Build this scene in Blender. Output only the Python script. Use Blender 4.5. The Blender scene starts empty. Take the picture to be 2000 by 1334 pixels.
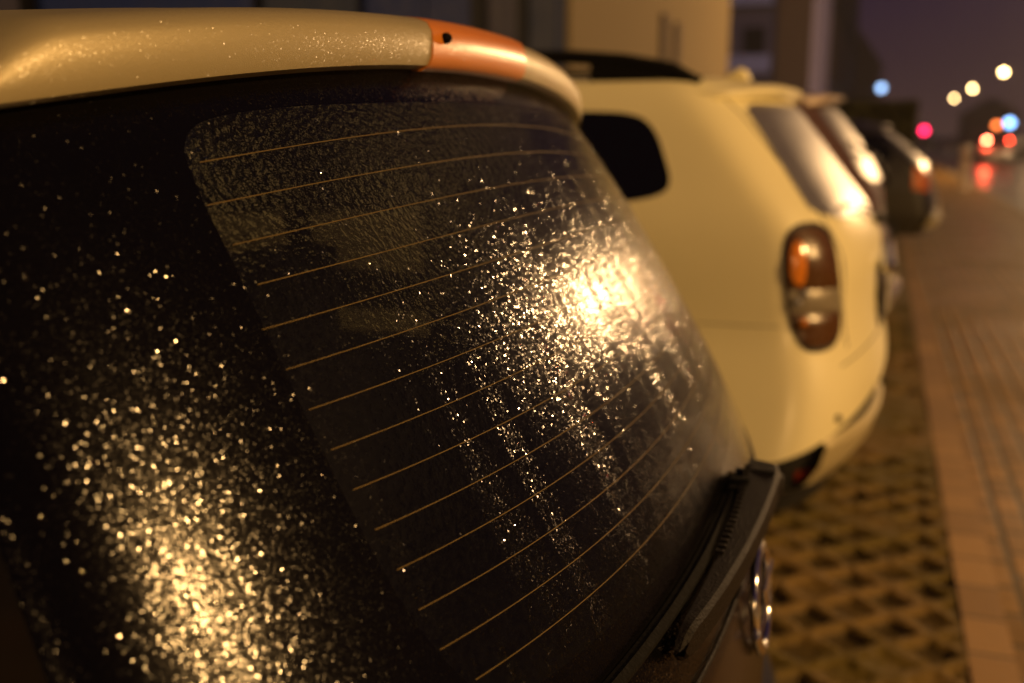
import bpy, bmesh, math, random
import numpy as np
from mathutils import Vector, Matrix
random.seed(4); rng = np.random.default_rng(4)
SC = bpy.context.scene
COL = SC.collection
R = math.radians

# ------------------------------------------------------------------ helpers
def mesh_obj(name, verts, faces, mat=None, parent=None, smooth=True, mats=None, fm=None):
    me = bpy.data.meshes.new(name)
    me.from_pydata([tuple(map(float, v)) for v in verts], [], faces)
    me.update()
    if mats:
        for m in mats: me.materials.append(m)
        if fm is not None: me.polygons.foreach_set('material_index', np.array(fm, dtype=np.int32))
    elif mat: me.materials.append(mat)
    me.polygons.foreach_set('use_smooth', np.full(len(me.polygons), bool(smooth)))
    me.update()
    o = bpy.data.objects.new(name, me); COL.objects.link(o)
    if parent is not None: o.parent = parent; o.matrix_parent_inverse = parent.matrix_basis.inverted()
    return o

def fix_normals(o, sharp=None):
    bm = bmesh.new(); bm.from_mesh(o.data)
    bmesh.ops.remove_doubles(bm, verts=bm.verts, dist=1e-5)
    bmesh.ops.recalc_face_normals(bm, faces=bm.faces)
    if sharp:
        for e in bm.edges:
            if len(e.link_faces) == 2 and e.calc_face_angle(0) > R(sharp): e.smooth = False
    bm.to_mesh(o.data); bm.free(); o.data.update()
    return o

class MB:
    """collects shapes into one mesh"""
    def __init__(s): s.v = []; s.f = []; s.m = []
    def add(s, v, f, m=0):
        n = len(s.v); s.v += [tuple(map(float, p)) for p in v]
        s.f += [[i + n for i in q] for q in f]; s.m += [m] * len(f); return s
    def box(s, a, b, m=0):
        (x0, y0, z0), (x1, y1, z1) = a, b
        v = [(x0,y0,z0),(x1,y0,z0),(x1,y1,z0),(x0,y1,z0),(x0,y0,z1),(x1,y0,z1),(x1,y1,z1),(x0,y1,z1)]
        return s.add(v, [(0,3,2,1),(4,5,6,7),(0,1,5,4),(1,2,6,5),(2,3,7,6),(3,0,4,7)], m)
    def tube(s, pts, r, n=12, cap=True, m=0):
        pts = [Vector(p) for p in pts]; rs = r if hasattr(r, '__len__') else [r] * len(pts)
        vs = []; fs = []; ref = None
        for i, p in enumerate(pts):
            t = (pts[min(i+1, len(pts)-1)] - pts[max(i-1, 0)]).normalized()
            if ref is None: ref = t.orthogonal().normalized()
            ref = (ref - t * ref.dot(t)).normalized(); b = t.cross(ref)
            for k in range(n):
                a = 2 * math.pi * k / n
                vs.append(p + (ref * math.cos(a) + b * math.sin(a)) * rs[i])
        for i in range(len(pts) - 1):
            for k in range(n):
                fs.append((i*n+k, i*n+(k+1) % n, (i+1)*n+(k+1) % n, (i+1)*n+k))
        if cap:
            fs.append(tuple(range(n))[::-1]); fs.append(tuple((len(pts)-1)*n + k for k in range(n)))
        return s.add(vs, fs, m)
    def lathe(s, prof, origin, axis='z', n=24, m=0):
        vs = []; fs = []
        for (r, h) in prof:
            for k in range(n):
                a = 2*math.pi*k/n
                c, d = r*math.cos(a), r*math.sin(a)
                q = (c, d, h) if axis == 'z' else ((c, h, d) if axis == 'y' else (h, c, d))
                vs.append((origin[0]+q[0], origin[1]+q[1], origin[2]+q[2]))
        for i in range(len(prof)-1):
            for k in range(n):
                fs.append((i*n+k, i*n+(k+1) % n, (i+1)*n+(k+1) % n, (i+1)*n+k))
        return s.add(vs, fs, m)
    def sphere(s, c, r, n=14, k=8, m=0):
        rx, ry, rz = r if hasattr(r, '__len__') else (r, r, r)
        prof = [(math.sin(math.pi*i/k), -math.cos(math.pi*i/k)) for i in range(k+1)]
        vs = []; fs = []
        for (a, h) in prof:
            for j in range(n):
                t = 2*math.pi*j/n
                vs.append((c[0]+rx*a*math.cos(t), c[1]+ry*a*math.sin(t), c[2]+rz*h))
        for i in range(k):
            for j in range(n):
                fs.append((i*n+j, i*n+(j+1) % n, (i+1)*n+(j+1) % n, (i+1)*n+j))
        return s.add(vs, fs, m)
    def grid(s, P, m=0, closed=False):
        P = np.asarray(P, float); a, b = P.shape[:2]
        fs = []
        for i in range(a-1):
            for j in range(b if closed else b-1):
                fs.append((i*b+j, i*b+(j+1) % b, (i+1)*b+(j+1) % b, (i+1)*b+j))
        return s.add(P.reshape(-1, 3), fs, m)
    def build(s, name, mat, parent=None, smooth=False, sharp=None, mats=None, fix=True):
        o = mesh_obj(name, s.v, s.f, mat, parent, smooth, mats, s.m if mats else None)
        if fix: fix_normals(o, sharp)
        return o

def bevel(o, w, seg=2, angle=40):
    md = o.modifiers.new('bevel', 'BEVEL'); md.width = w; md.segments = seg; md.limit_method = 'ANGLE'; md.angle_limit = R(angle)
    return o

def thing(name, label, cat, loc=(0, 0, 0), group=None):
    o = bpy.data.objects.new(name, None); COL.objects.link(o); o.location = loc
    o.empty_display_size = .2
    o['label'] = label; o['category'] = cat
    if group: o['group'] = group
    return o
def tag(o, label, cat, group=None):
    o['label'] = label; o['category'] = cat
    if group: o['group'] = group
    return o
def struct(o): o['kind'] = 'structure'; return o

# ------------------------------------------------------------------ materials
class NT:
    def __init__(s, name):
        s.mat = bpy.data.materials.new(name); s.mat.use_nodes = True
        s.t = s.mat.node_tree; s.t.nodes.clear()
        s.out = s.n('ShaderNodeOutputMaterial')
    def n(s, typ, **kw):
        nd = s.t.nodes.new(typ)
        for k, v in kw.items(): setattr(nd, k, v)
        return nd
    def set(s, sock, val):
        if isinstance(val, bpy.types.NodeSocket): s.t.links.new(val, sock)
        else: sock.default_value = val
    def math(s, op, a, b=0., c=None, clamp=False):
        nd = s.n('ShaderNodeMath', operation=op, use_clamp=clamp)
        s.set(nd.inputs[0], a); s.set(nd.inputs[1], b)
        if c is not None: s.set(nd.inputs[2], c)
        return nd.outputs[0]
    def vmath(s, op, a, b=None, scale=None):
        nd = s.n('ShaderNodeVectorMath', operation=op)
        s.set(nd.inputs[0], a)
        if b is not None: s.set(nd.inputs[1], b)
        if scale is not None: s.set(nd.inputs['Scale'], scale)
        return nd.outputs['Value'] if op in ('LENGTH', 'DOT_PRODUCT') else nd.outputs['Vector']
    def noise(s, vec, scale, detail=2., rough=.5):
        nd = s.n('ShaderNodeTexNoise'); s.set(nd.inputs['Vector'], vec)
        nd.inputs['Scale'].default_value = scale; nd.inputs['Detail'].default_value = detail; nd.inputs['Roughness'].default_value = rough
        return nd
    def ramp(s, fac, stops):
        nd = s.n('ShaderNodeValToRGB'); s.set(nd.inputs[0], fac)
        e = nd.color_ramp.elements
        while len(e) < len(stops): e.new(.5)
        for q, (p, c) in zip(e, stops):
            q.position = p; q.color = (c, c, c, 1) if isinstance(c, (int, float)) else (*c, 1)
        return nd.outputs[0]
    def map(s, v, a, b, c=0., d=1.):
        nd = s.n('ShaderNodeMapRange', interpolation_type='SMOOTHSTEP'); s.set(nd.inputs[0], v)
        for i, q in enumerate((a, b, c, d)): s.set(nd.inputs[i+1], q)
        return nd.outputs[0]
    def mix(s, fac, a, b):
        nd = s.n('ShaderNodeMix', data_type='RGBA'); s.set(nd.inputs[0], fac)
        s.set(nd.inputs[6], a if isinstance(a, bpy.types.NodeSocket) else (*a, 1)); s.set(nd.inputs[7], b if isinstance(b, bpy.types.NodeSocket) else (*b, 1))
        return nd.outputs[2]
    def obj(s): return s.n('ShaderNodeTexCoord').outputs['Object']
    def pos(s): return s.n('ShaderNodeNewGeometry').outputs['Position']
    def bsdf(s, **kw):
        nd = s.n('ShaderNodeBsdfPrincipled')
        for k, v in kw.items():
            k = {'base': 'Base Color', 'rough': 'Roughness', 'metal': 'Metallic', 'spec': 'Specular IOR Level', 'coat': 'Coat Weight', 'coat_rough': 'Coat Roughness',
                 'normal': 'Normal', 'coat_normal': 'Coat Normal', 'ior': 'IOR', 'em': 'Emission Color', 'em_s': 'Emission Strength', 'trans': 'Transmission Weight', 'sss': 'Subsurface Weight', 'alpha': 'Alpha'}[k]
            if isinstance(v, tuple) and len(v) == 3: v = (*v, 1)
            s.set(nd.inputs[k], v)
        return nd.outputs[0]
    def bump(s, h, strength=.5, dist=.01, normal=None):
        nd = s.n('ShaderNodeBump'); s.set(nd.inputs['Height'], h); nd.inputs['Strength'].default_value = strength; nd.inputs['Distance'].default_value = dist
        if normal is not None: s.set(nd.inputs['Normal'], normal)
        return nd.outputs[0]
    def done(s, sh, vol=None):
        s.t.links.new(sh, s.out.inputs['Surface']); return s.mat

def simple(name, base, rough=.5, metal=0., bump=0., scale=60., var=.15, **kw):
    t = NT(name); p = t.obj()
    nz = t.noise(p, scale, 4.)
    lo = tuple(c * (1 - var) for c in base); hi = tuple(min(1, c * (1 + var)) for c in base)
    col = t.mix(nz.outputs[0], lo, hi)
    rg = t.map(nz.outputs[0], .3, .7, max(0, rough - .06), min(1, rough + .06))
    a = dict(base=col, rough=rg, metal=metal)
    if bump: a['normal'] = t.bump(nz.outputs[0], bump, .004)
    a.update(kw)
    return t.done(t.bsdf(**a))

def emit(name, col, strength):
    t = NT(name); e = t.n('ShaderNodeEmission'); e.inputs[0].default_value = (*col, 1); e.inputs[1].default_value = strength
    t.mat.cycles.emission_sampling = 'NONE'
    return t.done(e.outputs[0])

def wet_normal(t, scale, sigma, cover, radius=.47, extra=None):
    """normals of a skin of tiny flat water beads: every Voronoi cell that carries a bead is tilted its own way"""
    p = t.pos(); geo = t.n('ShaderNodeNewGeometry').outputs['Normal']
    vo = t.n('ShaderNodeTexVoronoi', feature='F1'); t.set(vo.inputs['Vector'], p); vo.inputs['Scale'].default_value = scale
    cp = vo.outputs['Position']
    w1 = t.n('ShaderNodeTexWhiteNoise', noise_dimensions='3D'); t.set(w1.inputs['Vector'], cp)
    w2 = t.n('ShaderNodeTexWhiteNoise', noise_dimensions='3D'); t.set(w2.inputs['Vector'], t.vmath('ADD', cp, (7.3, 1.9, 3.1)))
    tilt = t.vmath('SUBTRACT', t.vmath('ADD', w1.outputs['Color'], w2.outputs['Color']), (1., 1., 1.))
    # heavier tail: a few beads stand up steeply
    mag = t.math('ADD', .45, t.math('MULTIPLY', t.math('POWER', w2.outputs['Value'], 6.), .9))
    tilt = t.vmath('SCALE', tilt, scale=t.math('MULTIPLY', mag, t.math('MULTIPLY', sigma, 2.45)))
    has = t.math('LESS_THAN', w1.outputs['Value'], cover)
    disc = t.math('LESS_THAN', vo.outputs['Distance'], radius)
    msk = t.math('MULTIPLY', has, disc)
    n = t.vmath('NORMALIZE', t.vmath('ADD', geo, t.vmath('SCALE', tilt, scale=msk)))
    return n, msk

def streaks(t):
    """how thickly the beads sit: runs of water wiped downwards, clear patches, fine clusters"""
    p = t.pos()
    mp = t.n('ShaderNodeMapping'); t.set(mp.inputs[0], p); mp.inputs['Scale'].default_value = (3., 22., 1.5)
    a = t.noise(mp.outputs[0], 1.5, 3., .55).outputs[0]
    b = t.noise(p, 14., 4., .6).outputs[0]
    return t.map(t.math('ADD', t.math('MULTIPLY', a, .75), t.math('MULTIPLY', b, .25)), .42, .60)

def drips(t):
    """narrow vertical runs where water has trickled down and left steeper beads"""
    p = t.pos()
    wob = t.noise(p, 9., 2.).outputs['Color']
    q = t.vmath('ADD', p, t.vmath('SCALE', wob, scale=.02))
    mp = t.n('ShaderNodeMapping'); t.set(mp.inputs[0], q); mp.inputs['Scale'].default_value = (4., 30., 1.7); mp.inputs['Location'].default_value = (.4, .2, .1)
    a = t.noise(mp.outputs[0], 1., 1., .4).outputs[0]
    sp_ = t.n('ShaderNodeSeparateXYZ'); t.set(sp_.inputs[0], p)
    return t.math('MULTIPLY', t.map(a, .56, .64), t.map(sp_.outputs[2], 1.36, 1.22))

WARM = (1.0, .60, .20)
def wet_black(name, base=(.002, .0018, .002), scale=330, sigma=.085, cover_lo=.25, cover_hi=.85, rough=.11, base_rough=.07, spec=.5, radius=.47):
    t = NT(name); cov = t.map(streaks(t), 0, 1, cover_lo, cover_hi)
    n, m = wet_normal(t, scale, sigma, cov, radius)
    rg = t.math('ADD', base_rough, t.math('MULTIPLY', m, rough - base_rough))
    return t.done(t.bsdf(base=base, rough=rg, normal=n, spec=spec))

def wet_glass(name):
    t = NT(name); st = streaks(t); cov = t.map(st, 0, 1, .82, 1.1)
    run = drips(t)
    cov = t.math('MAXIMUM', cov, run)
    n, m = wet_normal(t, 720, t.math('ADD', t.math('ADD', .088, t.math('MULTIPLY', st, .072)), t.math('MULTIPLY', run, .13)), cov, 1.2)
    rg = t.math('ADD', .14, t.math('MULTIPLY', m, .01))
    gl = t.n('ShaderNodeBsdfGlossy'); t.set(gl.inputs['Roughness'], rg); t.set(gl.inputs['Normal'], n)
    # seen through: tinted glass with water beads that break up what is behind
    nz = t.noise(t.pos(), 150., 2., .5)
    nb = t.bump(nz.outputs[0], 1., .010)
    rf = t.n('ShaderNodeBsdfRefraction'); rf.inputs['IOR'].default_value = 1.12; rf.inputs['Roughness'].default_value = .27
    rf.inputs['Color'].default_value = (.56, .60, .72, 1); t.set(rf.inputs['Normal'], nb)
    tr = t.n('ShaderNodeBsdfTransparent'); tr.inputs['Color'].default_value = (.88, .88, .88, 1)
    th = t.n('ShaderNodeMixShader'); th.inputs[0].default_value = .88
    t.t.links.new(tr.outputs[0], th.inputs[1]); t.t.links.new(rf.outputs[0], th.inputs[2])
    df = t.n('ShaderNodeBsdfDiffuse'); df.inputs['Color'].default_value = (.6, .6, .6, 1)      # thin breath of condensation
    t2 = t.n('ShaderNodeMixShader'); t.set(t2.inputs[0], t.math('MULTIPLY', nz.outputs[0], .009))
    t.t.links.new(th.outputs[0], t2.inputs[1]); t.t.links.new(df.outputs[0], t2.inputs[2]); th = t2
    fr = t.n('ShaderNodeFresnel'); fr.inputs['IOR'].default_value = 1.5; t.set(fr.inputs['Normal'], n)
    mx = t.n('ShaderNodeMixShader'); t.set(mx.inputs[0], fr.outputs[0])
    t.t.links.new(th.outputs[0], mx.inputs[1]); t.t.links.new(gl.outputs[0], mx.inputs[2])
    return t.done(mx.outputs[0])

def plain_glass(name, tint=(.5, .5, .5)):
    t = NT(name)
    gl = t.n('ShaderNodeBsdfGlossy'); gl.inputs['Roughness'].default_value = .06
    tr = t.n('ShaderNodeBsdfTransparent'); tr.inputs['Color'].default_value = (*tint, 1)
    fr = t.n('ShaderNodeFresnel'); fr.inputs['IOR'].default_value = 1.45
    mx = t.n('ShaderNodeMixShader'); t.set(mx.inputs[0], fr.outputs[0])
    t.t.links.new(tr.outputs[0], mx.inputs[1]); t.t.links.new(gl.outputs[0], mx.inputs[2])
    return t.done(mx.outputs[0])

def paint(name, base, rough=.42, coat=.7, coat_rough=.18, bead=0.):
    t = NT(name); nz = t.noise(t.obj(), 3., 4.)
    col = t.mix(nz.outputs[0], tuple(c*.93 for c in base), tuple(min(1, c*1.05) for c in base))
    a = dict(base=col, rough=rough, coat=coat, coat_rough=coat_rough)
    if bead:
        n, m = wet_normal(t, 420, bead, .8); a['coat_normal'] = n; a['coat_rough'] = .14
    return t.done(t.bsdf(**a))

M = {}
M['pane'] = wet_glass('wet_rear_glass')
M['frit'] = wet_black('wet_black_frit', scale=800, sigma=.118, cover_lo=.72, cover_hi=1.05, rough=.155, base_rough=.15, radius=1.1, spec=.30)
M['black_panel'] = wet_black('wet_dark_tailgate', base=(.016, .011, .009), scale=500, sigma=.07, rough=.26, base_rough=.24, spec=.28)
M['black_paint'] = paint('black_paint', (.012, .011, .012), .35, 1., .08)
M['silver'] = None
t = NT('wet_silver_paint'); n_, m_ = wet_normal(t, 900, .22, t.map(streaks(t), 0, 1, .7, 1.), .7)
M['silver'] = t.done(t.bsdf(base=(.33, .285, .165), metal=.35, rough=.5, coat=.5, coat_rough=.26, coat_normal=n_, normal=t.bump(t.noise(t.obj(), 900, 2).outputs[0], .25, .001)))
t = NT('orange_brake_lens'); n_, m_ = wet_normal(t, 420, .10, .8)
wv = t.n('ShaderNodeTexWave', bands_direction='Z'); t.set(wv.inputs[0], t.obj()); wv.inputs['Scale'].default_value = 110; wv.inputs['Distortion'].default_value = 0.
M['lens'] = t.done(t.bsdf(base=t.mix(wv.outputs[0], (.52, .165, .013), (.56, .19, .017)), rough=.36, coat=.55, coat_rough=.26, coat_normal=n_, normal=t.bump(wv.outputs[0], .1, .001)))
t = NT('wet_black_plastic'); n_, m_ = wet_normal(t, 620, .20, .10)
M['plastic'] = t.done(t.bsdf(base=(.008, .007, .007), rough=.48, spec=.13, normal=t.bump(t.noise(t.obj(), 320, 3).outputs[0], .55, .004, n_)))
M['rubber'] = simple('black_rubber', (.005, .005, .005), .8, bump=.3, scale=200, spec=.1)
M['chrome'] = simple('chrome', (.78, .77, .75), .14, 1., var=.03)
M['wire'] = simple('defroster_wire', (.125, .085, .020), .5, 0., var=.2, scale=200)
M['cloth'] = simple('dark_cloth', (.035, .033, .032), .9, bump=.4, scale=300)
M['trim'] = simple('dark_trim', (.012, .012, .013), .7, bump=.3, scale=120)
M['cabglass'] = plain_glass('cabin_glass', (.85, .87, .85))
M['white_paint'] = paint('white_paint', (.83, .77, .47), .45, .55, .22)
M['dark_glass'] = simple('dark_glass', (.004, .004, .005), .06, spec=.5, var=0)
M['wet_hatch'] = simple('wet_hatch_glass', (.03, .026, .024), .40, spec=1., ior=2.8, coat=1., coat_rough=.40, var=.1)
M['red_lens'] = simple('dark_red_lens', (.075, .028, .004), .3, coat=.5, coat_rough=.3, scale=90, var=.4)
M['amber_lens'] = simple('amber_lens', (.70, .22, .014), .22, coat=.8, coat_rough=.08, scale=90, var=.3)
M['clear_lens'] = simple('clear_lens', (.22, .19, .14), .4, .1, coat=.4, coat_rough=.3, scale=90, var=.4)
M['bulb_chrome'] = simple('lamp_reflector', (.35, .36, .42), .45, .6)
M['amber_dim'] = simple('dim_orange_lens', (.55, .13, .02), .35)
M['reflector'] = simple('red_reflector', (.20, .025, .008), .4)
M['plate'] = simple('plate_metal', (.55, .53, .48), .4, .2)
M['satin'] = simple('satin_bumper_trim', (.44, .38, .22), .45, .1)
M['tyre'] = simple('tyre_rubber', (.012, .012, .012), .85, bump=.4, scale=90)
M['rim'] = simple('alloy_rim', (.45, .45, .46), .3, .8)
M['brown_paint'] = paint('dark_red_paint', (.10, .055, .042), .4, .9, .12)
M['green_black'] = paint('black_green_paint', (.020, .018, .012), .4, .9, .12)
M['beige_spoiler'] = paint('beige_paint', (.62, .50, .40), .45, .5, .2)

# ------------------------------------------------------------------ street levels
PITCH, YAW, CAM_Z = 11.6835, 20.063, 1.48

# paving with diamond holes: real relief
def grass_pavers(x0, x1, y0, y1, st):
    xs = np.arange(x0, x1 + 1e-6, st); ys = np.arange(y0, y1 + 1e-6, st)
    X, Y = np.meshgrid(xs, ys)
    wob = .006 * np.sin(X * 23 + 1.3 * np.sin(Y * 17)) + .006 * np.sin(Y * 31 + X * 9)
    u = (X - .117 + wob) / .119; v = (Y - 2.82 + wob) / .107
    a = (u + v) / 2; b = (u - v) / 2
    ia, ib = np.round(a), np.round(b)
    d = np.maximum(np.abs(a - ia), np.abs(b - ib))
    h = np.sin(ia * 12.9898 + ib * 78.233) * 43758.5453; h = h - np.floor(h)          # how full of soil each hole is
    big = .5 + .5 * np.sin(X * 2.1 + 1.7) * np.sin(Y * 1.35 + .4)
    depth = .030 * np.clip((.335 - X)/.06, .25, 1) * np.clip(.35 + 1.0 * h - .55 * big * (h < .8), .08, 1)
    t_ = np.clip((.40 - d) / .10, 0, 1); t_ = t_ * t_ * (3 - 2 * t_)
    seam = np.minimum(np.abs(((u + 1.2) / 4) % 1 - .5), np.abs(((v + .4) / 6) % 1 - .5))
    z = -depth * t_ + rng.normal(size=X.shape) * .0022 + .004 * np.sin(X * 7.3) * np.sin(Y * 5.1)
    z = z + .004
    P = np.stack([X, Y, z], -1); ny, nx = X.shape
    i = np.arange(ny - 1)[:, None] * nx + np.arange(nx - 1)[None]
    F_ = np.stack([i, i + 1, i + nx + 1, i + nx], -1).reshape(-1, 4)
    me = bpy.data.meshes.new('parking_paving')
    me.vertices.add(nx * ny); me.vertices.foreach_set('co', P.reshape(-1))
    me.loops.add(F_.size); me.loops.foreach_set('vertex_index', F_.reshape(-1).astype(np.int32))
    me.polygons.add(len(F_)); me.polygons.foreach_set('loop_start', np.arange(0, F_.size, 4, dtype=np.int32))
    me.polygons.foreach_set('use_smooth', np.ones(len(F_), bool)); me.update(); me.validate()
    o = bpy.data.objects.new('parking_paving', me); COL.objects.link(o)
    return o

t = NT('grass_paver_concrete'); p = t.pos(); sep = t.n('ShaderNodeSeparateXYZ'); t.set(sep.inputs[0], p)
nz = t.noise(p, 45, 5, .65); nb = t.noise(p, 1.7, 3)
conc = t.mix(nz.outputs[0], (.12, .073, .018), (.22, .14, .042))
moss = t.mix(nz.outputs[0], (.06, .046, .006), (.16, .11, .016))
soil = t.mix(nz.outputs[0], (.036, .025, .008), (.09, .060, .019))
mossy = t.map(t.math('ADD', nb.outputs[0], t.math('MULTIPLY', nz.outputs[0], .35)), .56, .80)
top = t.mix(mossy, conc, moss)
dz = t.map(sep.outputs[2], -.022, -.004)
M['grass_paver'] = t.done(t.bsdf(spec=.25, base=t.mix(dz, soil, top), rough=t.map(nz.outputs[0], .3, .7, .55, .9), normal=t.bump(nz.outputs[0], .7, .01)))

t = NT('brick_paving'); p = t.pos()
mp = t.n('ShaderNodeMapping'); t.set(mp.inputs[0], p); mp.inputs['Rotation'].default_value = (0, 0, R(90))
br = t.n('ShaderNodeTexBrick'); t.set(br.inputs['Vector'], mp.outputs[0]); br.inputs['Scale'].default_value = 1.
br.inputs['Brick Width'].default_value = .21; br.inputs['Row Height'].default_value = .105; br.inputs['Mortar Size'].default_value = .014; br.inputs['Mortar Smooth'].default_value = .4
br.inputs['Color1'].default_value = (.21, .108, .018, 1); br.inputs['Color2'].default_value = (.39, .205, .038, 1); br.inputs['Mortar'].default_value = (.04, .03, .008, 1)
nz = t.noise(p, 38, 5, .65); nl = t.noise(p, .9, 4)
col = t.mix(t.map(nl.outputs[0], .35, .7), br.outputs[0], t.mix(.5, br.outputs[0], (.17, .10, .016)))
col = t.mix(t.math('MULTIPLY', nz.outputs[0], .5), col, (.11, .075, .03))
M['brick'] = t.done(t.bsdf(base=col, spec=.22, rough=t.map(nl.outputs[0], .3, .7, .42, .7), normal=t.bump(t.math('SUBTRACT', t.math('MULTIPLY', nz.outputs[0], .4), br.outputs['Fac']), .8, .008)))

t = NT('edging_stone'); p = t.pos()
mp = t.n('ShaderNodeMapping'); t.set(mp.inputs[0], p); mp.inputs['Rotation'].default_value = (0, 0, R(90)); mp.inputs['Location'].default_value = (.07, .03, 0)
br = t.n('ShaderNodeTexBrick'); t.set(br.inputs['Vector'], mp.outputs[0]); br.inputs['Scale'].default_value = 1.; br.offset = 0.
br.inputs['Brick Width'].default_value = .24; br.inputs['Row Height'].default_value = .5; br.inputs['Mortar Size'].default_value = .008; br.inputs['Mortar Smooth'].default_value = .5; br.inputs['Bias'].default_value = .1
br.inputs['Color1'].default_value = (.20, .108, .030, 1); br.inputs['Color2'].default_value = (.39, .225, .075, 1); br.inputs['Mortar'].default_value = (.04, .03, .015, 1)
nz = t.noise(p, 40, 5, .6)
M['edging'] = t.done(t.bsdf(spec=.22, base=t.mix(t.math('MULTIPLY', nz.outputs[0], .6), br.outputs[0], (.20, .14, .09)), rough=.6, normal=t.bump(t.math('SUBTRACT', t.math('MULTIPLY', nz.outputs[0], .4), br.outputs['Fac']), .7, .008)))

t = NT('wet_asphalt'); p = t.pos(); nz = t.noise(p, 90, 4, .7); nl = t.noise(p, .35, 4, .6)
M['asphalt'] = t.done(t.bsdf(base=t.mix(nz.outputs[0], (.028, .024, .022), (.062, .055, .05)), rough=t.map(nl.outputs[0], .35, .65, .26, .48), normal=t.bump(nz.outputs[0], .35, .004)))
M['kerb'] = simple('kerb_concrete', (.27, .22, .13), .7, bump=.5, scale=25)
M['earth'] = simple('bare_ground', (.05, .045, .035), .95, bump=.4, scale=3)
M['plain_paver'] = M['brick']

def sheet(name, x0, x1, y0, y1, z, mat):
    return struct(mesh_obj(name, [(x0, y0, z), (x1, y0, z), (x1, y1, z), (x0, y1, z)], [(0, 1, 2, 3)], mat, smooth=False))
sheet('ground', -600, 600, -300, 1200, -.22, M['earth'])
sheet('road', 2.78, 9.6, -60, 420, -.11, M['asphalt'])
struct(grass_pavers(-4.2, .34, .2, 9.4, .0125)); bpy.data.objects['parking_paving'].data.materials.append(M['grass_paver'])
sheet('parking_paving_far', -4.2, .335, 9.4, 60, .004, M['grass_paver'])
sheet('parking_paving_near', -4.2, .335, -14, .2, .004, M['grass_paver'])
sheet('forecourt', -5.2, -4.21, -14, 60, .008, M['brick'])
struct(MB().box((.335, -14, -.2), (.462, 200, .008)).build('edging', M['edging']))
sheet('pavement', .46, 2.62, -40, 300, .004, M['brick'])
struct(MB().box((2.62, -40, -.2), (2.78, 300, .02)).build('kerb', M['kerb']))
struct(MB().box((9.6, -40, -.2), (9.76, 300, .02)).build('far_kerb', M['kerb']))
sheet('far_pavement', 9.76, 18, -40, 300, .004, M['brick'])

# ------------------------------------------------------------------ car surfaces
from bisect import bisect_left
def lerp_s(z, zk, vk):
    if z <= zk[0]: return vk[0]
    if z >= zk[-1]: return vk[-1]
    i = bisect_left(zk, z) - 1; q = (z - zk[i])/(zk[i+1] - zk[i]); return vk[i]*(1-q) + vk[i+1]*q
class Shape:
    """rounded car form: rear x and half width as functions of height, rear bow as a superellipse"""
    def __init__(s, Yc, rear, width, front, k=.06, a=.13, p=2.2, fa=.5, fp=2.6):
        s.Yc = Yc; s.rear = np.array(rear, float); s.width = np.array(width, float); s.front = np.array(front, float)
        s.k, s.a, s.p, s.fa, s.fp = k, a, p, fa, fp
        s.rk = s.rear.T.tolist(); s.wk = s.width.T.tolist(); s.fk = s.front.T.tolist(); s.rm = np.gradient(s.rear[:, 1], s.rear[:, 0]).tolist()
    def r(s, z):
        zk, rk = s.rk; m = s.rm; i = min(max(bisect_left(zk, z) - 1, 0), len(zk) - 2)
        h = zk[i+1] - zk[i]; q = min(1.6, max(-.6, (z - zk[i])/h))
        return (2*q**3-3*q**2+1)*rk[i] + (q**3-2*q**2+q)*h*m[i] + (-2*q**3+3*q**2)*rk[i+1] + (q**3-q**2)*h*m[i+1]
    def w(s, z): return lerp_s(z, *s.wk)
    def f(s, z): return lerp_s(z, *s.fk)
    def drop(s, u): u = min(1., abs(u)); return s.k*u**2 + s.a*(1-(1-u**s.p)**(1/s.p))
    def X(s, y, z): return s.r(z) - s.drop((y - s.Yc) / s.w(z))
    def U(s, x, z):
        lo, hi = 0., 1.; d = float(s.r(z)) - x
        for _ in range(40):
            m = (lo + hi) / 2
            if s.drop(m) < d: lo = m
            else: hi = m
        return lo
    def rear_pt(s, y, z): return np.array([float(s.X(y, z)), y, z])
    def side_pt(s, x, z, side=-1): return np.array([x, s.Yc + side * s.U(x, z) * float(s.w(z)), z])
    def ring(s, z, n=30, m=14, zb=None):
        """closed outline; z may depend on x through zb(x)"""
        ph = np.linspace(-math.pi/2, math.pi/2, 2*n+1); u = np.sign(np.sin(ph)) * np.abs(np.sin(ph))**(2/s.p)
        pts = []
        def zz(x, y): return z if zb is None else zb(x, y, z)
        for ui in u:
            q = zz(0., 0.) if zb is None else None
            if zb is None: pts.append((float(s.r(z) - s.drop(ui)), s.Yc + ui*float(s.w(z)), z))
            else:
                x = float(s.r(z) - s.drop(ui)); y = s.Yc + ui*float(s.w(z)); z2 = zb(x, ui, z)
                pts.append((float(s.r(z2) - s.drop(ui)), s.Yc + ui*float(s.w(z2)), z2))
        xr = pts[-1][0]; xf = float(s.f(z)) + s.fa
        for i in range(1, m): 
            x = xr + (xf - xr)*i/m; z2 = z if zb is None else zb(x, 1., z); pts.append((x, s.Yc + float(s.w(z2)), z2))
        for i in range(2*n//2 + 1):
            t_ = math.pi/2 - math.pi*i/(n)
            ui = math.copysign(abs(math.sin(t_))**(2/s.fp), math.sin(t_))
            z2 = z if zb is None else zb(xf, 1., z)
            pts.append((xf - s.fa*(max(0, 1-abs(ui)**s.fp))**(1/s.fp), s.Yc + ui*float(s.w(z2)), z2))
        for i in range(m-1, 0, -1):
            x = xr + (xf - xr)*i/m; z2 = z if zb is None else zb(x, 1., z); pts.append((x, s.Yc - float(s.w(z2)), z2))
        return pts

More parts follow.
